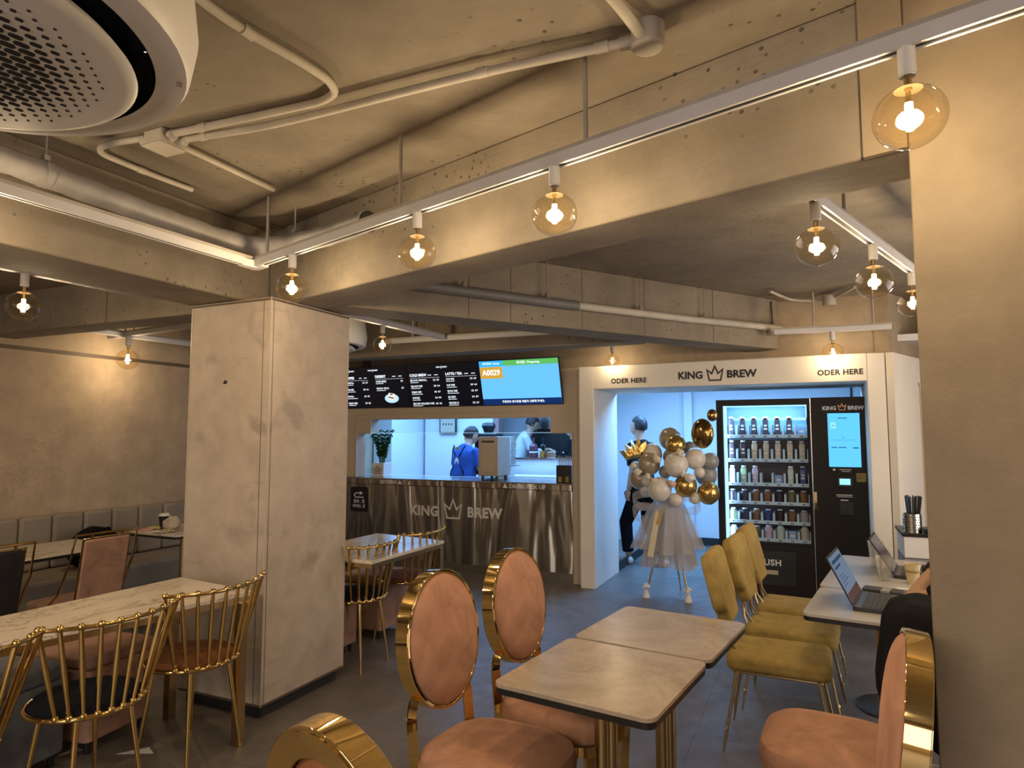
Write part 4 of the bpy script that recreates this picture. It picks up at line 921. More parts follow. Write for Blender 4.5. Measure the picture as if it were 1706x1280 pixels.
for i, row in enumerate(rowsb):
    for j, c in enumerate(row):
        if not c: continue
        x = -.740+j*.1095; loc = (x, VY+.135, SH[i]+.0005); grp = 'drinks in the vending machine'
        if c == 'box':
            key = 'box'
            if key not in protos:
                o = thing('paper_box', 'x', 'box', group=grp); MB().box(-.036, .036, -.03, .03, 0, .085).build('carton', pm('pale_blue_card', (.30, .45, .75), .6), o); MB().box(-.02, .02, -.031, -.03, .03, .05).build('printed_mark', M['inkw'], o); protos[key] = o; n_ = o
            else: n_ = copy_tree(protos[key])
            n_['label'] = 'small pale blue box on the %s vending shelf, %s slot from the left' % (rown[i], ordn[j])
        else:
            key = (c, i >= 3)
            h = hts[i]; r = .037 if i < 3 else .039
            if key not in protos:
                o = thing('drink_bottle', 'x', 'bottle', group=grp)
                m = MB(); m.lathe([(0, 0), (r, 0), (r*1.02, .006), (r*1.02, h*.80), (r*.70, h*.90), (r*.66, h*.93), (0, h*.93)], n=4 if i < 3 else 14, M=RZ(45)); m.build('body', M['b_'+c], o, bevel=.006 if i < 3 else 0)
                MB().cyl((0, 0, h*.93), (0, 0, h), r*.62, n=14).build('cap', M['inkw'], o)
                q = r*.74
                m = MB(); stroke(m, [(a_*.024, b_*.020) for a_, b_ in CROWN], .004, T(0, -q-.001, h*.52) @ RX(90)); m.build('crown_mark', M['inkw'], o)
                MB().box(-.016, .016, -q-.002, -q-.001, h*.30, h*.38).build('printed_label', M['inkw'], o); protos[key] = o; n_ = o
            else: n_ = copy_tree(protos[key])
            n_['label'] = '%s bottle on the %s vending shelf, %s slot from the left' % (cname[c], rown[i], ordn[j])
        n_.location = loc

# ---------------------------------------------------------------- balloon stand
def balloons():
    t = thing('balloon_stand', 'gold and white balloon bouquet with tulle skirt on a thin tripod before the vending machine', 'balloon arrangement', (-1.28, 6.45, 0))
    top = (0, 0, .95)
    for fx, fy in ((-.22, -.06), (.04, .36), (.21, -.12)):
        m = MB(); m.cyl(top, (fx, fy, .0), .006, n=10); m.cyl((0, 0, .80), (fx*.93, fy*.93, .05), .004, n=8); m.build('leg', M['gold'], t)
    MB().cyl((0, 0, .85), (0, 0, 1.35), .009).build('pole', M['white'], t)
    M['bw'] = pm('cream_balloon', (.72, .66, .58), .32, 0, .03, 4, coat=.3); M['bg'] = pm('chrome_gold_balloon', (.58, .38, .12), .2, .85, .05, 4); M['bt'] = pm('tan_balloon', (.38, .31, .22), .3, .25, .05, 4); M['bk'] = pm('grey_balloon', (.30, .29, .28), .35, 0, .05, 4, coat=.3)
    B = [('bw', -1.428, 1.364, .100, 0), ('bt', -1.262, 1.515, .108, .08), ('bg', -1.187, 1.459, .096, -.04), ('bt', -1.435, 1.272, .106, -.10), ('bw', -1.168, 1.270, .114, -.14), ('bw', -1.010, 1.325, .098, -.02), ('bk', -.888, 1.300, .085, .06), ('bk', -.930, 1.170, .105, .10), ('bt', -1.545, 1.126, .105, -.02), ('bw', -1.456, 1.117, .056, -.12), ('bk', -1.290, 1.197, .060, -.06), ('bw', -1.323, 1.035, .112, -.16), ('bg', -1.087, 1.076, .104, -.12), ('bg', -.894, 1.008, .104, -.04), ('bw', -1.482, 1.008, .058, -.04), ('bw', -1.175, .945, .066, -.14), ('bw', -1.012, .962, .056, -.08), ('bw', -.960, 1.200, .050, -.10), ('bw', -1.605, 1.235, .052, .05), ('bk', -1.08, 1.42, .07, .12), ('bt', -1.25, 1.34, .08, .05)]
    for mt, x, z_, r, dy in B:
        m = MB(); m.ball((x+1.28, dy, z_), (r, r, r*1.06), 28, 18); m.build('balloon', M[mt], t)
    foil = pm('dark_gold_foil', (.36, .24, .09), .12, .95, .1, 5, .5, 9)
    m = MB()
    def fn(v): a_ = math.atan2(v.z, v.x); return Vector((v.x, v.y*(1-.0), v.z))*(1+.012*math.sin(a_*26)*(abs(v.y) < .02))
    m.ball((.345, -.05, 1.565), (.118, .055, .142), 48, 24, M=RZ(-25), fn=fn); m.build('round_foil_balloon', foil, t)
    m = MB(); m.ball((.425, .06, 1.74), (.05, .03, .06), 20, 12); m.build('round_foil_balloon', foil, t)
    # foil crown
    pts = [(-.5, -.35), (.45, -.30), (.60, .32), (.36, .10), (.28, .52), (.10, .12), (-.06, .55), (-.16, .10), (-.42, .40), (-.40, .0), (-.72, .12)]
    m = MB(); n = len(pts); c = (0, .03)
    vs = [(x*.22, 0, z_*.22) for x, z_ in pts]+[((x*.62)*.22, -.045, (z_*.62)*.22) for x, z_ in pts]+[((x*.62)*.22, .045, (z_*.62)*.22) for x, z_ in pts]
    m.add(vs, [(i, (i+1) % n, n+(i+1) % n, n+i) for i in range(n)]+[((i+1) % n, i, 2*n+i, 2*n+(i+1) % n) for i in range(n)]+[tuple(range(n, 2*n)), tuple(range(2*n, 3*n))[::-1]])
    o = m.build('crown_foil_balloon', pm('crinkled_gold_foil', (.85, .55, .15), .14, 1, .1, 8, .8, 30), t, sub=0); o.location = (-.30, -.06, 1.40); o.rotation_euler = (0, R(-12), 0)
    MB().cyl((-.24, 0, 1.2), (-.28, -.04, 1.34), .004, n=6).build('stick', M['white'], t)
    # flowers
    rnd = random.Random(3); fl = pm('cream_flower', (.75, .68, .52), .7, 0, .1, 20); fw = pm('white_flower', (.78, .74, .70), .7, 0, .1, 20); fp = pm('blush_flower', (.72, .50, .38), .7, 0, .1, 20)
    for mt, x, z_, r in ((fl, -1.52, 1.20, .045), (fl, -1.33, 1.33, .05), (fl, -1.12, 1.385, .045), (fw, -1.03, 1.16, .06), (fl, -1.42, 1.16, .04), (fp, -1.20, 1.10, .045), (fw, -1.09, 1.19, .04), (fl, -1.56, 1.26, .035), (fl, -1.36, 1.12, .04)):
        m = MB()
        for k in range(16):
            a_ = rnd.random()*6.28; b_ = rnd.random()*1.3; d = Vector((math.cos(a_)*math.sin(b_), -math.cos(b_), math.sin(a_)*math.sin(b_)))
            m.ball(Vector((x+1.28, -.20, z_))+d*r*.6, (r*.42, r*.42, r*.42), 8, 5)
        m.build('flower', mt, t)
    # tulle: gathered skirt and bow
    def ring(rt, rb, zt, zb, k, amp, ph, cx=0):
        mb = MB()
        def g(u, v):
            a_ = u*2*math.pi; r = rt+(rb-rt)*v**.5; r *= 1+amp*v*math.sin(k*a_+ph)+amp*.5*v*math.sin(k*2.3*a_+ph*2)
            return (cx*v+r*math.cos(a_), r*math.sin(a_)*.85, zt+(zb-zt)*v+.02*math.sin(3*a_+ph)*v)
        mb.grid(g, 96, 10); return mb
    ring(.07, .24, .93, .30, 11, .13, .5).build('tulle_skirt', M['tulle'], t)
    ring(.06, .30, .96, .46, 9, .16, 2.0, -.02).build('tulle_skirt', M['tulle'], t)
    ring(.05, .17, .94, .30, 13, .10, 1.0, .08).build('tulle_skirt', M['tulle'], t)
    for s, dz in ((-1, 0), (1, -.02), (-1, -.12)):
        mb = MB()
        def g(u, v, s=s, dz=dz): a_ = u*2*math.pi; return (s*(.02+.15*(1-math.cos(a_))), -.10-.05*math.sin(a_)*.6-.04*(v-.5), .92+dz+.07*math.sin(a_)+.09*(v-.5)*(.4+.6*math.sin(a_/2)))
        mb.grid(g, 30, 6); mb.build('tulle_bow', M['tulle'], t)
    m = MB(); m.prism([(-.028, 0), (.028, 0), (.032, .38), (-.01, .44), (-.02, .38)], 0, .003, T(-.12, -.27, .42) @ RY(10) @ RX(90)); m.build('ribbon', pm('ivory_ribbon', (.75, .66, .45), .5), t)
    m = MB(); m.prism([(-.018, 0), (.02, 0), (.01, .16), (-.012, .16)], 0, .003, T(-.04, -.275, .72) @ RY(14) @ RX(90)); m.build('gold_ribbon', M['gold'], t)
    for fx, fy in ((-.21, -.08), (.19, -.10)):
        m = MB(); m.lathe([(0, 0), (.038, 0), (.034, .03), (.022, .06), (.026, .075), (0, .08)], (fx, fy, 0), 16)
        for k in range(14):
            a_ = rnd.random()*6.28; b_ = rnd.random()*1.5; m.ball((fx+.03*math.cos(a_)*math.sin(b_), fy+.03*math.sin(a_)*math.sin(b_), .09+.03*math.cos(b_)), .016, 8, 5)
        m.build('pompom_weight', M['white'], t)
balloons()
# ---------------------------------------------------------------- furniture
def spindle_proto(seat):
    t = thing('spindle_chair', 'x', 'chair', group='gold spindle back chairs')
    m = MB(); m.tube([(.215*math.cos(R(a_)), .215*math.sin(R(a_)), .452) for a_ in range(0, 360, 10)], .0105, 10, True); m.build('seat_ring', M['gold'], t)
    m = MB(); m.lathe([(0, .435), (.195, .435), (.205, .445), (.206, .462), (.19, .482), (.12, .492), (0, .495)], n=40); m.build('seat', M[seat], t)
    ra = lambda u: R(180+40*u); ba = lambda u: R(180+57*u)
    top = lambda u: Vector((.17+.44*math.cos(ra(u)), .44*math.sin(ra(u)), .815+.008*u*u))
    base = lambda u: Vector((.215*math.cos(ba(u)), .215*math.sin(ba(u)), .460))
    m = MB(); m.tube([top(-1+2*k/24) for k in range(25)], .0085, 10); m.build('top_rail', M['gold'], t)
    for k in range(10):
        u = -1+2*k/9; p, q = base(u), top(u); mid = p.lerp(q, .55)
        s = MB(); s.tube([p, p.lerp(q, .3), mid, q], [.0080, .0095, .0108, .0082], 8); s.ball(q+Vector((0, 0, .004)), .0145, 10, 8); s.ball(p, .0145, 10, 8); s.build('spindle', M['gold'], t)
    for a_ in (40, 140, 220, 320):
        c, s_ = math.cos(R(a_)), math.sin(R(a_)); l = MB(); l.cyl((.165*c, .165*s_, .445), (.235*c, .235*s_, 0.006), .0115, .0075, 12); l.cyl((.235*c, .235*s_, 0.012), (.236*c, .236*s_, 0), .010, n=12); l.build('leg', M['gold'], t)
    return t
sp = {}
def spindle(x, y, rz, seat, label):
    t = spindle_proto(seat) if seat not in sp else copy_tree(sp[seat]); sp.setdefault(seat, t)
    t.location = (x, y, 0); t.rotation_euler = (0, 0, R(rz)); t['label'] = label
spindle(-2.82, 1.28, 176, 'brownv', 'gold spindle back chair cut by the left picture edge at the long table')
spindle(-2.79, 1.835, 176, 'navyv', 'gold spindle back chair with black seat at the long marble table')
spindle(-2.835, 2.385, 178, 'brownv', 'gold spindle back chair with brown seat pushed against the column end')
spindle(-2.90, 3.74, 180, 'navyv', 'gold spindle back chair with dark seat just right of the column')
spindle(-2.90, 4.37, 180, 'brownv', 'gold spindle back chair at the far end of the table behind the column')

def ellipse_pts(ry, rz_, n=56): return [(ry*math.cos(2*math.pi*k/n), rz_*math.sin(2*math.pi*k/n)) for k in range(n)]
def ring_plate(mb, outer, inner, x0, x1, MM=None):
    n = len(outer); vs = [Vector((x, y, z_)) for x in (x0, x1) for ring in (outer, inner) for y, z_ in ring]
    if MM: vs = [MM @ v for v in vs]
    fs = []
    for i in range(n):
        j = (i+1) % n; fs += [(i, j, n+j, n+i), (2*n+i, 3*n+i, 3*n+j, 2*n+j), (i, 2*n+i, 2*n+j, j), (n+i, n+j, 3*n+j, 3*n+i)]
    mb.add(vs, fs)
def oval_proto():
    t = thing('oval_back_chair', 'x', 'chair', group='terracotta velvet oval back chairs')
    TM = T(-.235, 0, .825) @ RY(-7)
    def cush(mb, ry, rz_, x0, bulge, sgn, MM, k=9, n=56):
        vs = []; fs = []
        for i in range(k+1):
            u = i/k; rr = math.cos(u*math.pi/2)**.55 if u < 1 else 0
            for a_ in range(n): th = 2*math.pi*a_/n; vs.append(MM @ Vector((x0+sgn*bulge*math.sin(u*math.pi/2), ry*rr*math.cos(th), rz_*rr*math.sin(th))))
        for i in range(k):
            for a_ in range(n): b_ = (a_+1) % n; fs.append((i*n+a_, i*n+b_, (i+1)*n+b_, (i+1)*n+a_))
        mb.add(vs, fs)
    m = MB(); ring_plate(m, ellipse_pts(.212, .237), ellipse_pts(.200, .225), -.034, .022, TM); m.build('back_rim', M['gold2'], t, bevel=.002)
    m = MB(); ring_plate(m, ellipse_pts(.204, .229), ellipse_pts(.146, .186), -.036, -.028, TM); m.build('rear_plate', M['gold2'], t)
    m = MB(); cush(m, .198, .223, .014, .040, 1, TM); m.build('back_cushion', M['pinkv'], t)
    m = MB(); cush(m, .148, .188, -.018, .008, -1, TM); m.build('rear_panel', M['brownv'], t)
    # seat: rounded, slightly wider in front
    out = []
    for k in range(56):
        th = 2*math.pi*k/56; c, s_ = math.cos(th), math.sin(th); e = .62
        out.append((.245*abs(c)**e*(1 if c > 0 else -1), (.225+.02*c)*abs(s_)**e*(1 if s_ > 0 else -1)))
    m = MB(); vs = []; fs = []; prof = [(.94, .405), (1.0, .42), (1.01, .455), (.97, .485), (.86, .503), (.6, .515), (.3, .520)]
    for sc_, z_ in prof: vs += [(x*sc_, y*sc_, z_) for x, y in out]
    n = 56
    for i in range(len(prof)-1):
        for a_ in range(n): b_ = (a_+1) % n; fs.append((i*n+a_, i*n+b_, (i+1)*n+b_, (i+1)*n+a_))
    fs.append(tuple(range(n))[::-1]); fs.append(tuple(range((len(prof)-1)*n, len(prof)*n))); m.add(vs, fs); m.build('seat', M['pinkv'], t)
    m = MB(); m.prism([(x*.955, y*.955) for x, y in out], .365, .404); m.build('seat_frame', M['gold2'], t)
    for s in (-1, 1):
        m = MB(); m.tube([(-.20, s*.165, .0), (-.215, s*.165, .40), (-.235, s*.165, .60)], [.021, .024, .024], 4, flat=.8); m.tube([(-.235, s*.165, .60), (-.238, s*.150, .645), (-.238, s*.125, .66)], .020, 4); m.build('leg', M['gold2'], t)
        m = MB(); m.tube([(.175, s*.165, .0), (.185, s*.165, .37)], [.014, .026], 4); m.build('leg', M['gold2'], t)
    return t
ov = []
def oval(x, y, rz, label):
    t = oval_proto() if not ov else copy_tree(ov[0]); ov.append(t); t.location = (x, y, 0); t.rotation_euler = (0, 0, R(rz)); t['label'] = label; return t
oval(-1.005, 2.075, -6, 'terracotta velvet chair with gold-rimmed oval back, nearest the camera left of the stone table')
oval(-.945, 2.60, -8, 'terracotta oval back chair behind the nearer one, tucked under the second stone table')
oval(-.69, 1.185, 74, 'oval chair seen from behind at the bottom edge, mirror-gold rear ring')
oval(-.045, 1.955, 177, 'oval back chair at lower right seen edge-on, cushion facing left')
ca = oval(.045, 2.63, 176, 'terracotta velvet seat at lower right behind the edge-on chair, under the black jacket')
for c in list(ca.children):
    if c.name.split('.')[0] in ('back_rim', 'rear_plate', 'back_cushion', 'rear_panel'): bpy.data.objects.remove(c)
m = MB(); m.prism(rrect(-.18, .18, .56, .93, .12), -.02, .02, T(-.24, 0, 0) @ Matrix(((0, 0, 1, 0), (1, 0, 0, 0), (0, 1, 0, 0), (0, 0, 0, 1)))); m.build('backrest', M['pinkv'], ca, bevel=.015)

def yellow_proto():
    t = thing('velvet_chair', 'x', 'chair', group='mustard velvet chairs in a row')
    m = MB(); m.prism(rrect(-.235, .245, -.195, .195, .05), .385, .468); m.build('seat', M['yellv'], t, bevel=.028, seg=4)
    BM = T(-.235, 0, .585) @ RY(-14)
    pr_ = [(-.125, 0), (.125, 0), (.145, .015), (.15, .06), (.165, .075), (.195, .09), (.20, .12), (.20, .30), (.19, .34), (.16, .365), (-.16, .365), (-.19, .34), (-.20, .30), (-.20, .12), (-.195, .09), (-.165, .075), (-.15, .06), (-.145, .015)]
    m = MB(); n = len(pr_); vs = [BM @ Vector((x, y, z_)) for x in (-.032, .038) for y, z_ in pr_]; m.add(vs, [tuple(range(n))[::-1], tuple(range(n, 2*n))]+[(i, (i+1) % n, n+(i+1) % n, n+i) for i in range(n)]); m.build('backrest', M['yellv'], t, bevel=.024, seg=4)
    for s in (-1, 1):
        m = MB(); m.tube([(-.20, s*.12, .39), (-.245, s*.11, .50), (-.25, s*.09, .66)], .0075, 8); m.tube([(-.15, s*.08, .385), (-.235, s*.10, .52), (-.252, s*.12, .66)], .0065, 8); m.build('back_support', M['brass'], t)
    m = MB(); m.tube([(-.20, -.15, .378), (.20, -.15, .378), (.20, .15, .378), (-.20, .15, .378)], .008, 8, True); m.build('seat_frame', M['brass'], t)
    for sx in (-1, 1):
        for sy in (-1, 1):
            m = MB(); m.cyl((sx*.185, sy*.15, .38), (sx*.235, sy*.185, .11), .0095, .007, 10); m.cyl((sx*.235, sy*.185, .115), (sx*.240, sy*.188, .105), .011, n=10); m.cyl((sx*.235, sy*.185, .11), (sx*.252, sy*.198, 0), .009, .004, 10); m.build('leg', M['brass'], t)
    return t
yl = []
for x, y, rz, lb in ((-.185, 3.665, -1, 'mustard velvet chair nearest the stone tables, first of the row'), (-.135, 4.20, -5, 'middle mustard velvet chair of the row in front of the vending machine'), (-.11, 4.70, -5, 'farthest mustard velvet chair, closest to the vending machine')):
    t = yellow_proto() if not yl else copy_tree(yl[0]); yl.append(t); t.location = (x, y, 0); t.rotation_euler = (0, 0, R(rz)); t['label'] = lb

def loop_proto(mat):
    t = thing('loop_frame_chair', 'x', 'chair', group='upholstered chairs with gold loop frames')
    m = MB(); m.prism(rrect(-.22, .24, -.21, .21, .05), .38, .465); m.build('seat', M[mat], t, bevel=.02, seg=3)
    BM = T(-.20, 0, .47) @ RY(-9)
    m = MB(); m.prism(rrect(-.15, .15, 0, .42, .012), -.016, .016, BM @ Matrix(((0, 0, 1, 0), (1, 0, 0, 0), (0, 1, 0, 0), (0, 0, 0, 1)))); m.build('backrest', M[mat], t, bevel=.008)
    m = MB(); m.tube([BM @ Vector(p) for p in ((-.0, -.156, 0), (0, -.156, .428), (0, .156, .428), (0, .156, 0))], .007, 6, True); m.build('inner_frame', M['gold'], t)
    m = MB(); P = []
    for s in (-1, 1):
        q = [Vector((.15, s*.215, .36)), Vector((.02, s*.215, .42)), Vector((-.13, s*.215, .54)), Vector((-.22, s*.215, .72)), BM @ Vector((0, s*.205, .455))]
        P += q if s == -1 else q[::-1]
    m.tube(P, .008, 6); m.build('outer_loop', M['gold'], t)
    m = MB()
    for s in (-.1, .1): m.cyl(BM @ Vector((0, s, .428)), BM @ Vector((0, s, .455)), .008, n=8)
    m.build('spacer', M['gold'], t)
    for sx in (-.18, .2):
        for sy in (-.18, .18): MB().cyl((sx, sy, .38), (sx*1.1, sy*1.05, 0), .011, .008, 10).build('leg', M['gold'], t)
    return t
a1 = loop_proto('pinkl'); a1.location = (-4.50, 2.87, 0); a1.rotation_euler = (0, 0, R(180)); a1['label'] = 'dusty pink chair with gold loop frame facing the couch tables'
a2 = loop_proto('darkv'); a2.location = (-4.50, 2.22, 0); a2.rotation_euler = (0, 0, R(180)); a2['label'] = 'charcoal chair with gold loop frame at the left picture edge'

def pouf(x, y, rz, mat, label, s=.39):
    t = thing('pouf_stool', label, 'stool', (x, y, 0), R(rz))
    m = MB(); m.prism(rrect(-s/2, s/2, -s/2, s/2, .03), .06, .40); m.build('skirt', M[mat], t, bevel=.01)
    m = MB(); m.prism(rrect(-s/2-.004, s/2+.004, -s/2-.004, s/2+.004, .035), .405, .47); m.build('seat_cushion', M[mat], t, bevel=.02, seg=3)
    for sx in (-1, 1):
        for sy in (-1, 1): MB().cyl((sx*s*.4, sy*s*.4, 0), (sx*s*.4, sy*s*.4, .06), .015).build('foot', M['black'], t)
pouf(-3.45, 2.30, 8, 'pinkl', 'dusty pink square stool under the long marble table by the column')
pouf(-3.44, 1.84, 8, 'greyv', 'grey square stool under the long marble table')
pouf(-3.24, 3.78, 0, 'pinkl', 'pink square stool under the marble table, close behind the column')
pouf(-3.22, 4.42, 0, 'pinkl', 'pink square stool under the far end of the table behind the column')

# marble tables
def quad_table(label, q, legs):
    t = thing('marble_table', label, 'table', (*q[0], 0)); ox, oy = q[0]; P = [(x-ox, y-oy) for x, y in q]
    MB().prism(P, .728, .75).build('tabletop', M['marble'], t, bevel=.002)
    c = Vector((sum(p[0] for p in P)/4, sum(p[1] for p in P)/4)); ins = lambda k: [tuple(c+(Vector(p)-c)*k) for p in P]
    m = MB(); o_, i_ = ins(.985), ins(.93); n = 4; vs = [(x, y, z_) for z_ in (.70, .7275) for R_ in (o_, i_) for x, y in R_]; fs = []
    for i in range(n): j = (i+1) % n; fs += [(i, j, n+j, n+i), (2*n+i, 3*n+i, 3*n+j, 2*n+j), (i, 2*n+i, 2*n+j, j), (n+i, n+j, 3*n+j, 3*n+i)]
    m.add(vs, fs); m.build('apron', M['brass'], t)
    for k in legs: x, y = ins(.93)[k]; MB().box(x-.022, x+.022, y-.022, y+.022, 0, .70).build('leg', M['brass'], t)
    return t
quad_table('long white marble table with gold legs butting against the column front', [(-2.65, 2.590), (-3.28, 2.665), (-3.33, 1.10), (-2.95, 1.10)], (0, 1, 2, 3))
quad_table('white marble table standing behind the column', [(-2.575, 4.40), (-3.27, 4.50), (-3.27, 3.50), (-2.58, 3.50)], (0, 1, 2))
M['bronze'] = pm('dark_bronze', (.07, .05, .03), .35, .6, .1)
def ped_table(name, label, x, y, rz, w_, d_, mat, disc=.21, n_posts=3, base='bronze'):
    t = thing(name, label, 'table', (x, y, 0), R(rz))
    m = MB(); m.prism(rrect(-w_/2, w_/2, -d_/2, d_/2, .035), .738, .75); m.build('tabletop', M[mat], t)
    tag(MB().prism(rrect(-w_/2+.001, w_/2-.001, -d_/2+.001, d_/2-.001, .035), .718, .7378).build('edge_band', M['black'], t), 'black table edge')
    MB().box(-.14, .14, -.14, .14, .705, .718).build('mounting_plate', M['black'], t)
    m = MB()
    for k in range(n_posts): a_ = R(30+360*k/n_posts); m.cyl((.022*math.cos(a_), .022*math.sin(a_), .012), (.022*math.cos(a_), .022*math.sin(a_), .706), .0225, n=20)
    m.build('pedestal', M['brass'], t)
    MB().lathe([(0, 0), (disc, 0), (disc, .006), (disc*.9, .012), (.06, .018), (0, .018)], n=48).build('base_disc', M[base], t)
    return t
ped_table('stone_table', 'square grey stone-look table nearest the camera with black edge', -.664, 2.209, -7.5, .545, .56, 'stone')
ped_table('stone_table', 'second square stone-look table pushed against the far side of the first', -.583, 2.778, -8, .545, .555, 'stone')
ped_table('laptop_table', 'pale wood-look table carrying the open laptop with a lit screen', .285, 3.545, -8, .62, .60, 'lam')
ped_table('laptop_table', 'longer pale table behind with cups and the second laptop', .395, 4.395, -8, .62, 1.07, 'lam')
ped_table('couch_table', 'white marble topped table with black edge in front of the couch, left part', -4.96, 2.72, 0, .58, 1.15, 'marble')
ped_table('couch_table', 'white couch table by the column holding cup, paper bag and notes', -4.95, 4.05, 0, .60, .66, 'marble')

# couch
def couch():
    t = thing('couch', 'long taupe upholstered bench with vertical channels along the left wall', 'couch', (-5.960, 1.0, 0))
    L = 8.0; y0 = -3.5
    MB().box(.0, .54, y0, y0+L, .0, .22).build('plinth', M['darkv'], t)
    MB().box(.0, .60, y0, y0+L, .225, .44).build('seat_cushion', M['sofa'], t, bevel=.03, seg=3)
    MB().box(.0, .05, y0, y0+L, .44, .87).build('back_board', M['sofa'], t)
    k = 0; y = y0
    while y < y0+L-.1:
        m = MB(); m.box(.05, .125, y+.003, y+.257, .445, .885); m.build('back_channel', M['sofa'], t, bevel=.028, seg=3); y += .26
couch()
t = thing('handbag', 'black soft bag lying on the couch behind the pink chair', 'bag', (-5.62, 3.70, .442))
m = MB(); m.ball((0, 0, .15), (.13, .22, .185), 24, 14, fn=lambda v: Vector((v.x, v.y, max(v.z, -.139)))*(1+.06*mnoise.noise(v*9))); m.build('body', M['cblack'], t)
m = MB(); m.tube([(.06, -.1, .25), (.09, -.05, .32), (.09, .06, .32), (.06, .12, .25)], .008, 8); m.build('strap', M['cblack'], t)
# things on the couch table
zt = .7505
t = thing('coffee_cup', 'dark paper cup with white lid on the couch table', 'cup', (-5.07, 3.93, zt))
MB().lathe([(0, 0), (.030, 0), (.041, .115), (0, .115)], n=24).build('cup_body', M['black'], t); MB().lathe([(0, .115), (.044, .115), (.044, .124), (.036, .128), (.036, .136), (0, .136)], n=24).build('lid', M['white'], t)
for x, y, z_, lb, c in ((-5.16, 3.86, zt, 'pink and yellow sticky note pad on the couch table', (.60, .30, .35)), (-5.12, 3.90, zt+.0125, 'yellow sticky note pad stacked on the pink one', (.62, .50, .16))):
    o = MB().box(-.055, .055, -.04, .04, 0, .012).build('note_pad', pm('note_paper', c, .7), None, bevel=.001); o.location = (x, y, z_); o.rotation_euler = (0, 0, R(15)); tag(o, lb, 'note pad')
t = MB(); t.ball((0, 0, .04), (.075, .06, .065), 28, 18, fn=lambda v: Vector((v.x, v.y, max(v.z, -.039)))*(1+.25*mnoise.noise(v*28)))
o = t.build('paper_bag', pm('crumpled_paper', (.52, .45, .34), .8, 0, .1, 20, .6, 40)); o.location = (-4.97, 3.93, zt+.012); tag(o, 'crumpled cream paper bag beside the dark cup', 'paper bag')
t = thing('plate', 'shallow plate with yellow peel scraps at the couch table front', 'plate', (-4.93, 3.82, zt)); MB().lathe([(0, 0), (.06, 0), (.085, .010), (.083, .012), (.058, .003), (0, .003)], n=28).build('dish', M['white'], t)
rnd = random.Random(8); m = MB()
for k in range(16): a_ = rnd.random()*6.28; r = rnd.random()*.06; m.ball((r*math.cos(a_), r*math.sin(a_), .012), (.012, .009, .006), 7, 5)
tag(m.build('food_scraps', pm('yellow_peel', (.55, .45, .15), .6, 0, .3, 30), t), kind='stuff')
t = thing('water_glass', 'tall clear water glass on the couch table near the column', 'glass', (-4.90, 4.05, zt)); MB().lathe([(0, 0), (.028, 0), (.032, .14), (.030, .14), (.026, .006), (0, .006)], n=24).build('glass_body', M['clear'], t)
t = thing('white_cup', 'white paper cup at the column edge of the couch table', 'cup', (-4.80, 3.97, zt)); MB().lathe([(0, 0), (.028, 0), (.038, .095), (.036, .095), (.026, .004), (0, .004)], n=24).build('cup_body', M['white'], t)
# papers on the floor
for x, y, rz, s, lb in ((-3.06, 2.27, 20, .09, 'white paper scrap lying on the floor under the long table'), (-3.36, 2.14, 50, .05, 'smaller white paper scrap on the floor farther left')):
    m = MB(); m.prism([(-s, -.02), (s, 0), (.3*s, .06)], 0, .001); o = m.build('paper_scrap', M['white']); o.location = (x, y, .001); o.rotation_euler = (0, 0, R(rz)); tag(o, lb, 'paper')

# laptops
def laptop(x, y, rz, label, w_, d_, open_, lit, sh='black'):
    t = thing('laptop', label, 'laptop', (x, y, .751), R(rz))
    MB().prism(rrect(0, d_, -w_/2, w_/2, .012), .002, .018).build('base', M[sh], t)
    m = MB()
    for i in range(5):
        for j in range(13): kx = .035+i*.021; ky = -w_/2+.018+j*(w_-.036)/13; m.box(kx, kx+.017, ky, ky+(w_-.036)/13-.004, .018, .0205)
    m.build('keyboard', M['keys'], t); MB().box(.155, d_-.015, -.05, .05, .018, .0188).build('touchpad', M['keys'], t)
    LM = T(.006, 0, .018) @ RY(open_)         # lid plane: local z up along the lid
    m = MB(); m.box(-.006, .0, -w_/2, w_/2, .0, d_, LM); m.build('lid', M[sh], t)
    MB().box(.0002, .0012, -w_/2+.008, w_/2-.008, .014, d_-.010, LM).build('display', M['disp'] if lit else M['dispoff'], t)
    if lit:
        m = MB()
        for k, (a_, b_, c, e) in enumerate(((-.14, .14, .19, .205), (-.14, .02, .165, .175), (-.14, -.02, .13, .133), (-.14, .0, .115, .118), (-.14, .05, .10, .103), (-.14, -.04, .085, .088))): m.box(.0014, .0018, a_, b_, c, e, LM)
        m.build('window_contents', M['dispdark'], t)
        MB().box(.0014, .0018, -w_/2+.008, w_/2-.008, .014, .055, LM).build('taskbar', M['dispbrown'], t)
    m = MB(); m.cyl((.004, -w_*.35, .014), (.004, w_*.35, .014), .007); m.build('hinge', M['black'], t)
M['keys'] = pm('dark_keys', (.03, .03, .034), .5); M['disp'] = emis('laptop_page', (.13, .17, .24), .8); M['dispoff'] = pm('dim_display', (.06, .05, .05), .2); M['dispdark'] = emis('laptop_text', (.03, .05, .10), .8); M['dispbrown'] = emis('laptop_lower', (.09, .05, .04), .8)
laptop(.175, 3.60, -9, 'open black laptop with a lit blue-grey screen on the nearer pale table', .355, .235, -27, True)
laptop(.42, 4.44, -9, 'open dark laptop on the farther pale table behind two clear cups', .33, .225, -32, False)
def clearcup(x, y, label, h=.125):
    t = thing('plastic_cup', label, 'cup', (x, y, .7505)); MB().lathe([(0, 0), (.028, 0), (.043, h), (.045, h+.003), (.041, h), (.026, .004), (0, .004)], n=28).build('cup_body', M['pet'], t)
    MB().lathe([(0, .006), (.024, .006), (.027, .024), (0, .024)], n=20).build('ice_rest', M['clear'], t)
clearcup(.335, 4.60, 'empty clear plastic cup farther back beside the second laptop', .15)
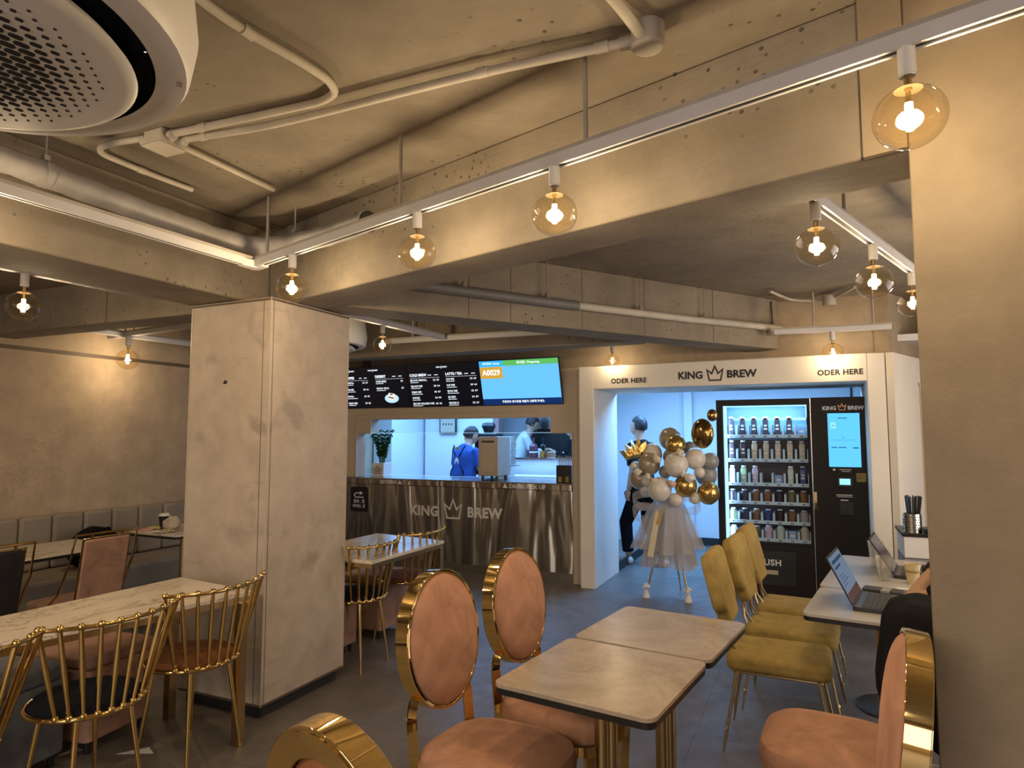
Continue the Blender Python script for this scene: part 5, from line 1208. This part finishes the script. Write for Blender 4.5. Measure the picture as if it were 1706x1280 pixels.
clearcup(.345, 4.20, 'empty clear plastic cup nearest the lit laptop')
t = thing('paper_cup', 'cream tapered paper cup beside the seated arm', 'cup', (.475, 4.17, .7505)); MB().lathe([(0, 0), (.026, 0), (.040, .105), (.037, .105), (.024, .003), (0, .003)], n=26).build('cup_body', pm('cream_paper', (.62, .50, .28), .6), t)
MB().lathe([(.0365, .06), (.0375, .072)], n=26).build('printed_band', M['yellv'], t)
t = thing('notebook', 'small spiral notebook on the farther pale table', 'notebook', (.43, 3.96, .7505), R(10)); MB().box(-.05, .04, -.035, .035, 0, .008).build('pages', M['white'], t); 
for k in range(9): m = MB(); m.tube([(-.045+.01*k+.0*a_, -.036+.006*math.cos(R(a_)), .008+.006*math.sin(R(a_))) for a_ in range(0, 360, 45)], .0015, 5, True); m.build('spiral_ring', M['black'], t)
t = thing('phone', 'black phone lying by the seated forearm', 'phone', (.50, 3.86, .7505), R(-15)); MB().prism(rrect(-.036, .036, -.075, .075, .01), 0, .009).build('body', M['black'], t); MB().prism(rrect(-.033, .033, -.072, .072, .008), .009, .0095).build('screen', M['dispoff'], t)
t = thing('tablet_case', 'thin dark case lying behind the lit laptop', 'case', (.31, 3.895, .7505), R(-14)); MB().prism(rrect(-.09, .09, -.045, .045, .01), 0, .014).build('body', M['keys'], t, bevel=.003)
MB().box(-.005, .035, -.0455, .0455, .003, .0145).build('closing_band', M['galv'], t)
# jacket over a chair back
def jacket():
    t = thing('jacket', 'black jacket draped over the low chair back in front of the laptop table', 'jacket', (.335, 2.70, 0))
    def g(u, v):
        a_ = u*2*math.pi; prof = [(0, .972), (.45, .975), (.75, .955), (.93, .905), (1.0, .82), (1.06, .76), (1.10, .70), (1.08, .64), (1.0, .60)]
        s = v*(len(prof)-1); i = min(int(s), len(prof)-2); f_ = s-i; r = prof[i][0]*(1-f_)+prof[i+1][0]*f_; z_ = prof[i][1]*(1-f_)+prof[i+1][1]*f_
        wv = 1+.06*v*math.sin(7*a_)+.03*v*math.sin(13*a_+1)
        return (r*.13*wv*math.cos(a_), r*.25*wv*math.sin(a_), z_+.010*math.sin(5*a_)*v)
    m = MB(); m.grid(g, 72, 24); m.build('jacket_body', M['cblack'], t, solid=.006)
    m = MB(); m.tube([(-.04, -.20, .88), (-.09, -.23, .78), (-.09, -.22, .68), (-.06, -.21, .62)], [.05, .055, .05, .035], 14); m.build('sleeve', M['cblack'], t)
jacket()
# seated person, mostly hidden by the pillar
J = dict(hip=(0, 0, .58), chest=(0, .06, .96), neck=(0, .10, 1.16), head=(0, .14, 1.31), shL=(-.17, .10, 1.08), shR=(.17, .10, 1.08), elL=(-.10, .475, .805), elR=(.24, .36, .80), wrL=(-.02, .465, .985), wrR=(.10, .52, .82),
         hpL=(-.10, .02, .55), hpR=(.10, .02, .55), knL=(-.13, .42, .54), knR=(.13, .42, .54), anL=(-.13, .40, .10), anR=(.13, .40, .10), toeL=(-.14, .54, .035), toeR=(.14, .54, .035), hrot=(0, -15, 0), pnL=(0, 1, 0))
J['elL'] = (-.07, .56, .80); J['wrL'] = (.02, .445, .965); J['wrR'] = (.26, .20, .80); J['elR'] = (.30, .05, .86)
pp = person((.915, 3.38, 0), R(90), 'person in black seated behind the pillar, one forearm resting on the pale table', J)
m = MB(); a_ = Vector(J['wrL']); d = (a_-Vector(J['elL'])).normalized(); m.cyl(a_-d*.012, a_+d*.014, .036, n=20); m.cyl(a_+Vector((0, .034, 0)), a_+Vector((0, .046, .0)), .020, n=16); m.build('watch', M['black'], pp)
def swivel(x, y, label, mat='darkv'):
    t = thing('swivel_stool', label, 'stool', (x, y, 0))
    MB().lathe([(0, 0), (.21, 0), (.21, .006), (.17, .016), (.05, .035), (0, .04)], n=48).build('base_disc', M['chrome'], t); MB().cyl((0, 0, .03), (0, 0, .41), .022).build('post', M['chrome'], t)
    MB().lathe([(0, .405), (.18, .405), (.20, .42), (.20, .45), (.17, .47), (0, .475)], n=36).build('seat', M[mat], t)
swivel(.98, 3.38, 'chrome disc-base stool under the seated person')
swivel(.68, 4.20, 'chrome disc-base stool half hidden behind the pillar, nearer one', 'greyv')
swivel(.73, 4.82, 'chrome disc-base stool half hidden behind the pillar, farther one', 'greyv')
# self service stand
t = thing('service_stand', 'low white cabinet with black top holding straws and cups beside the pillar', 'cabinet', (.575, 5.43, 0))
MB().box(.0, .75, .0, .42, .08, .68).build('shaded_carcass', M['galv'], t); MB().box(.0, .75, -.004, .42, .685, .832).build('drawer_front', M['white'], t, bevel=.003); MB().box(.22, .75, -.006, -.004, .69, .83).build('side_panel', M['galv'], t)  # grey of the lower body stands in for shade on the cabinet
MB().box(.02, .73, .02, .40, 0, .08).build('plinth', M['black'], t); MB().box(-.01, .77, -.015, .43, .835, .858).build('top', M['black'], t, bevel=.003)
t = thing('straw_tin', 'perforated steel tin packed with black straws on the stand', 'straw holder', (.64, 5.50, .8585))
MB().lathe([(0, 0), (.058, 0), (.058, .13), (.054, .13), (.054, .01), (0, .01)], n=32).build('tin', M['steelp'], t)
m = MB()
for i in range(6):
    for j in range(20): a_ = R(j*18+(9 if i % 2 else 0)); m.cyl((.0575*math.cos(a_), .0575*math.sin(a_), .018+i*.018), (.0592*math.cos(a_), .0592*math.sin(a_), .018+i*.018), .0045, n=6)
m.build('perforations', M['blackm'], t)
rnd = random.Random(5)
for k in range(26):
    a_ = rnd.random()*6.28; r = math.sqrt(rnd.random())*.045; m = MB(); m.cyl((r*.8*math.cos(a_), r*.8*math.sin(a_), .02), (r*1.5*math.cos(a_), r*1.5*math.sin(a_), .25+rnd.random()*.008), .0045, n=6); m.build('straw', M['black'], t)
t = thing('cup_stack', 'stack of clear cups in a black tray at the pillar edge', 'cups', (.80, 5.50, .8585)); MB().box(-.09, .12, -.08, .08, 0, .03).build('tray', M['black'], t, bevel=.006)
for k in range(5): MB().lathe([(.030, 0), (.044, .11), (.046, .112), (.043, .112), (.029, .002)], (0, 0, .032+.022*k), 24).build('cup', M['pet'], t)
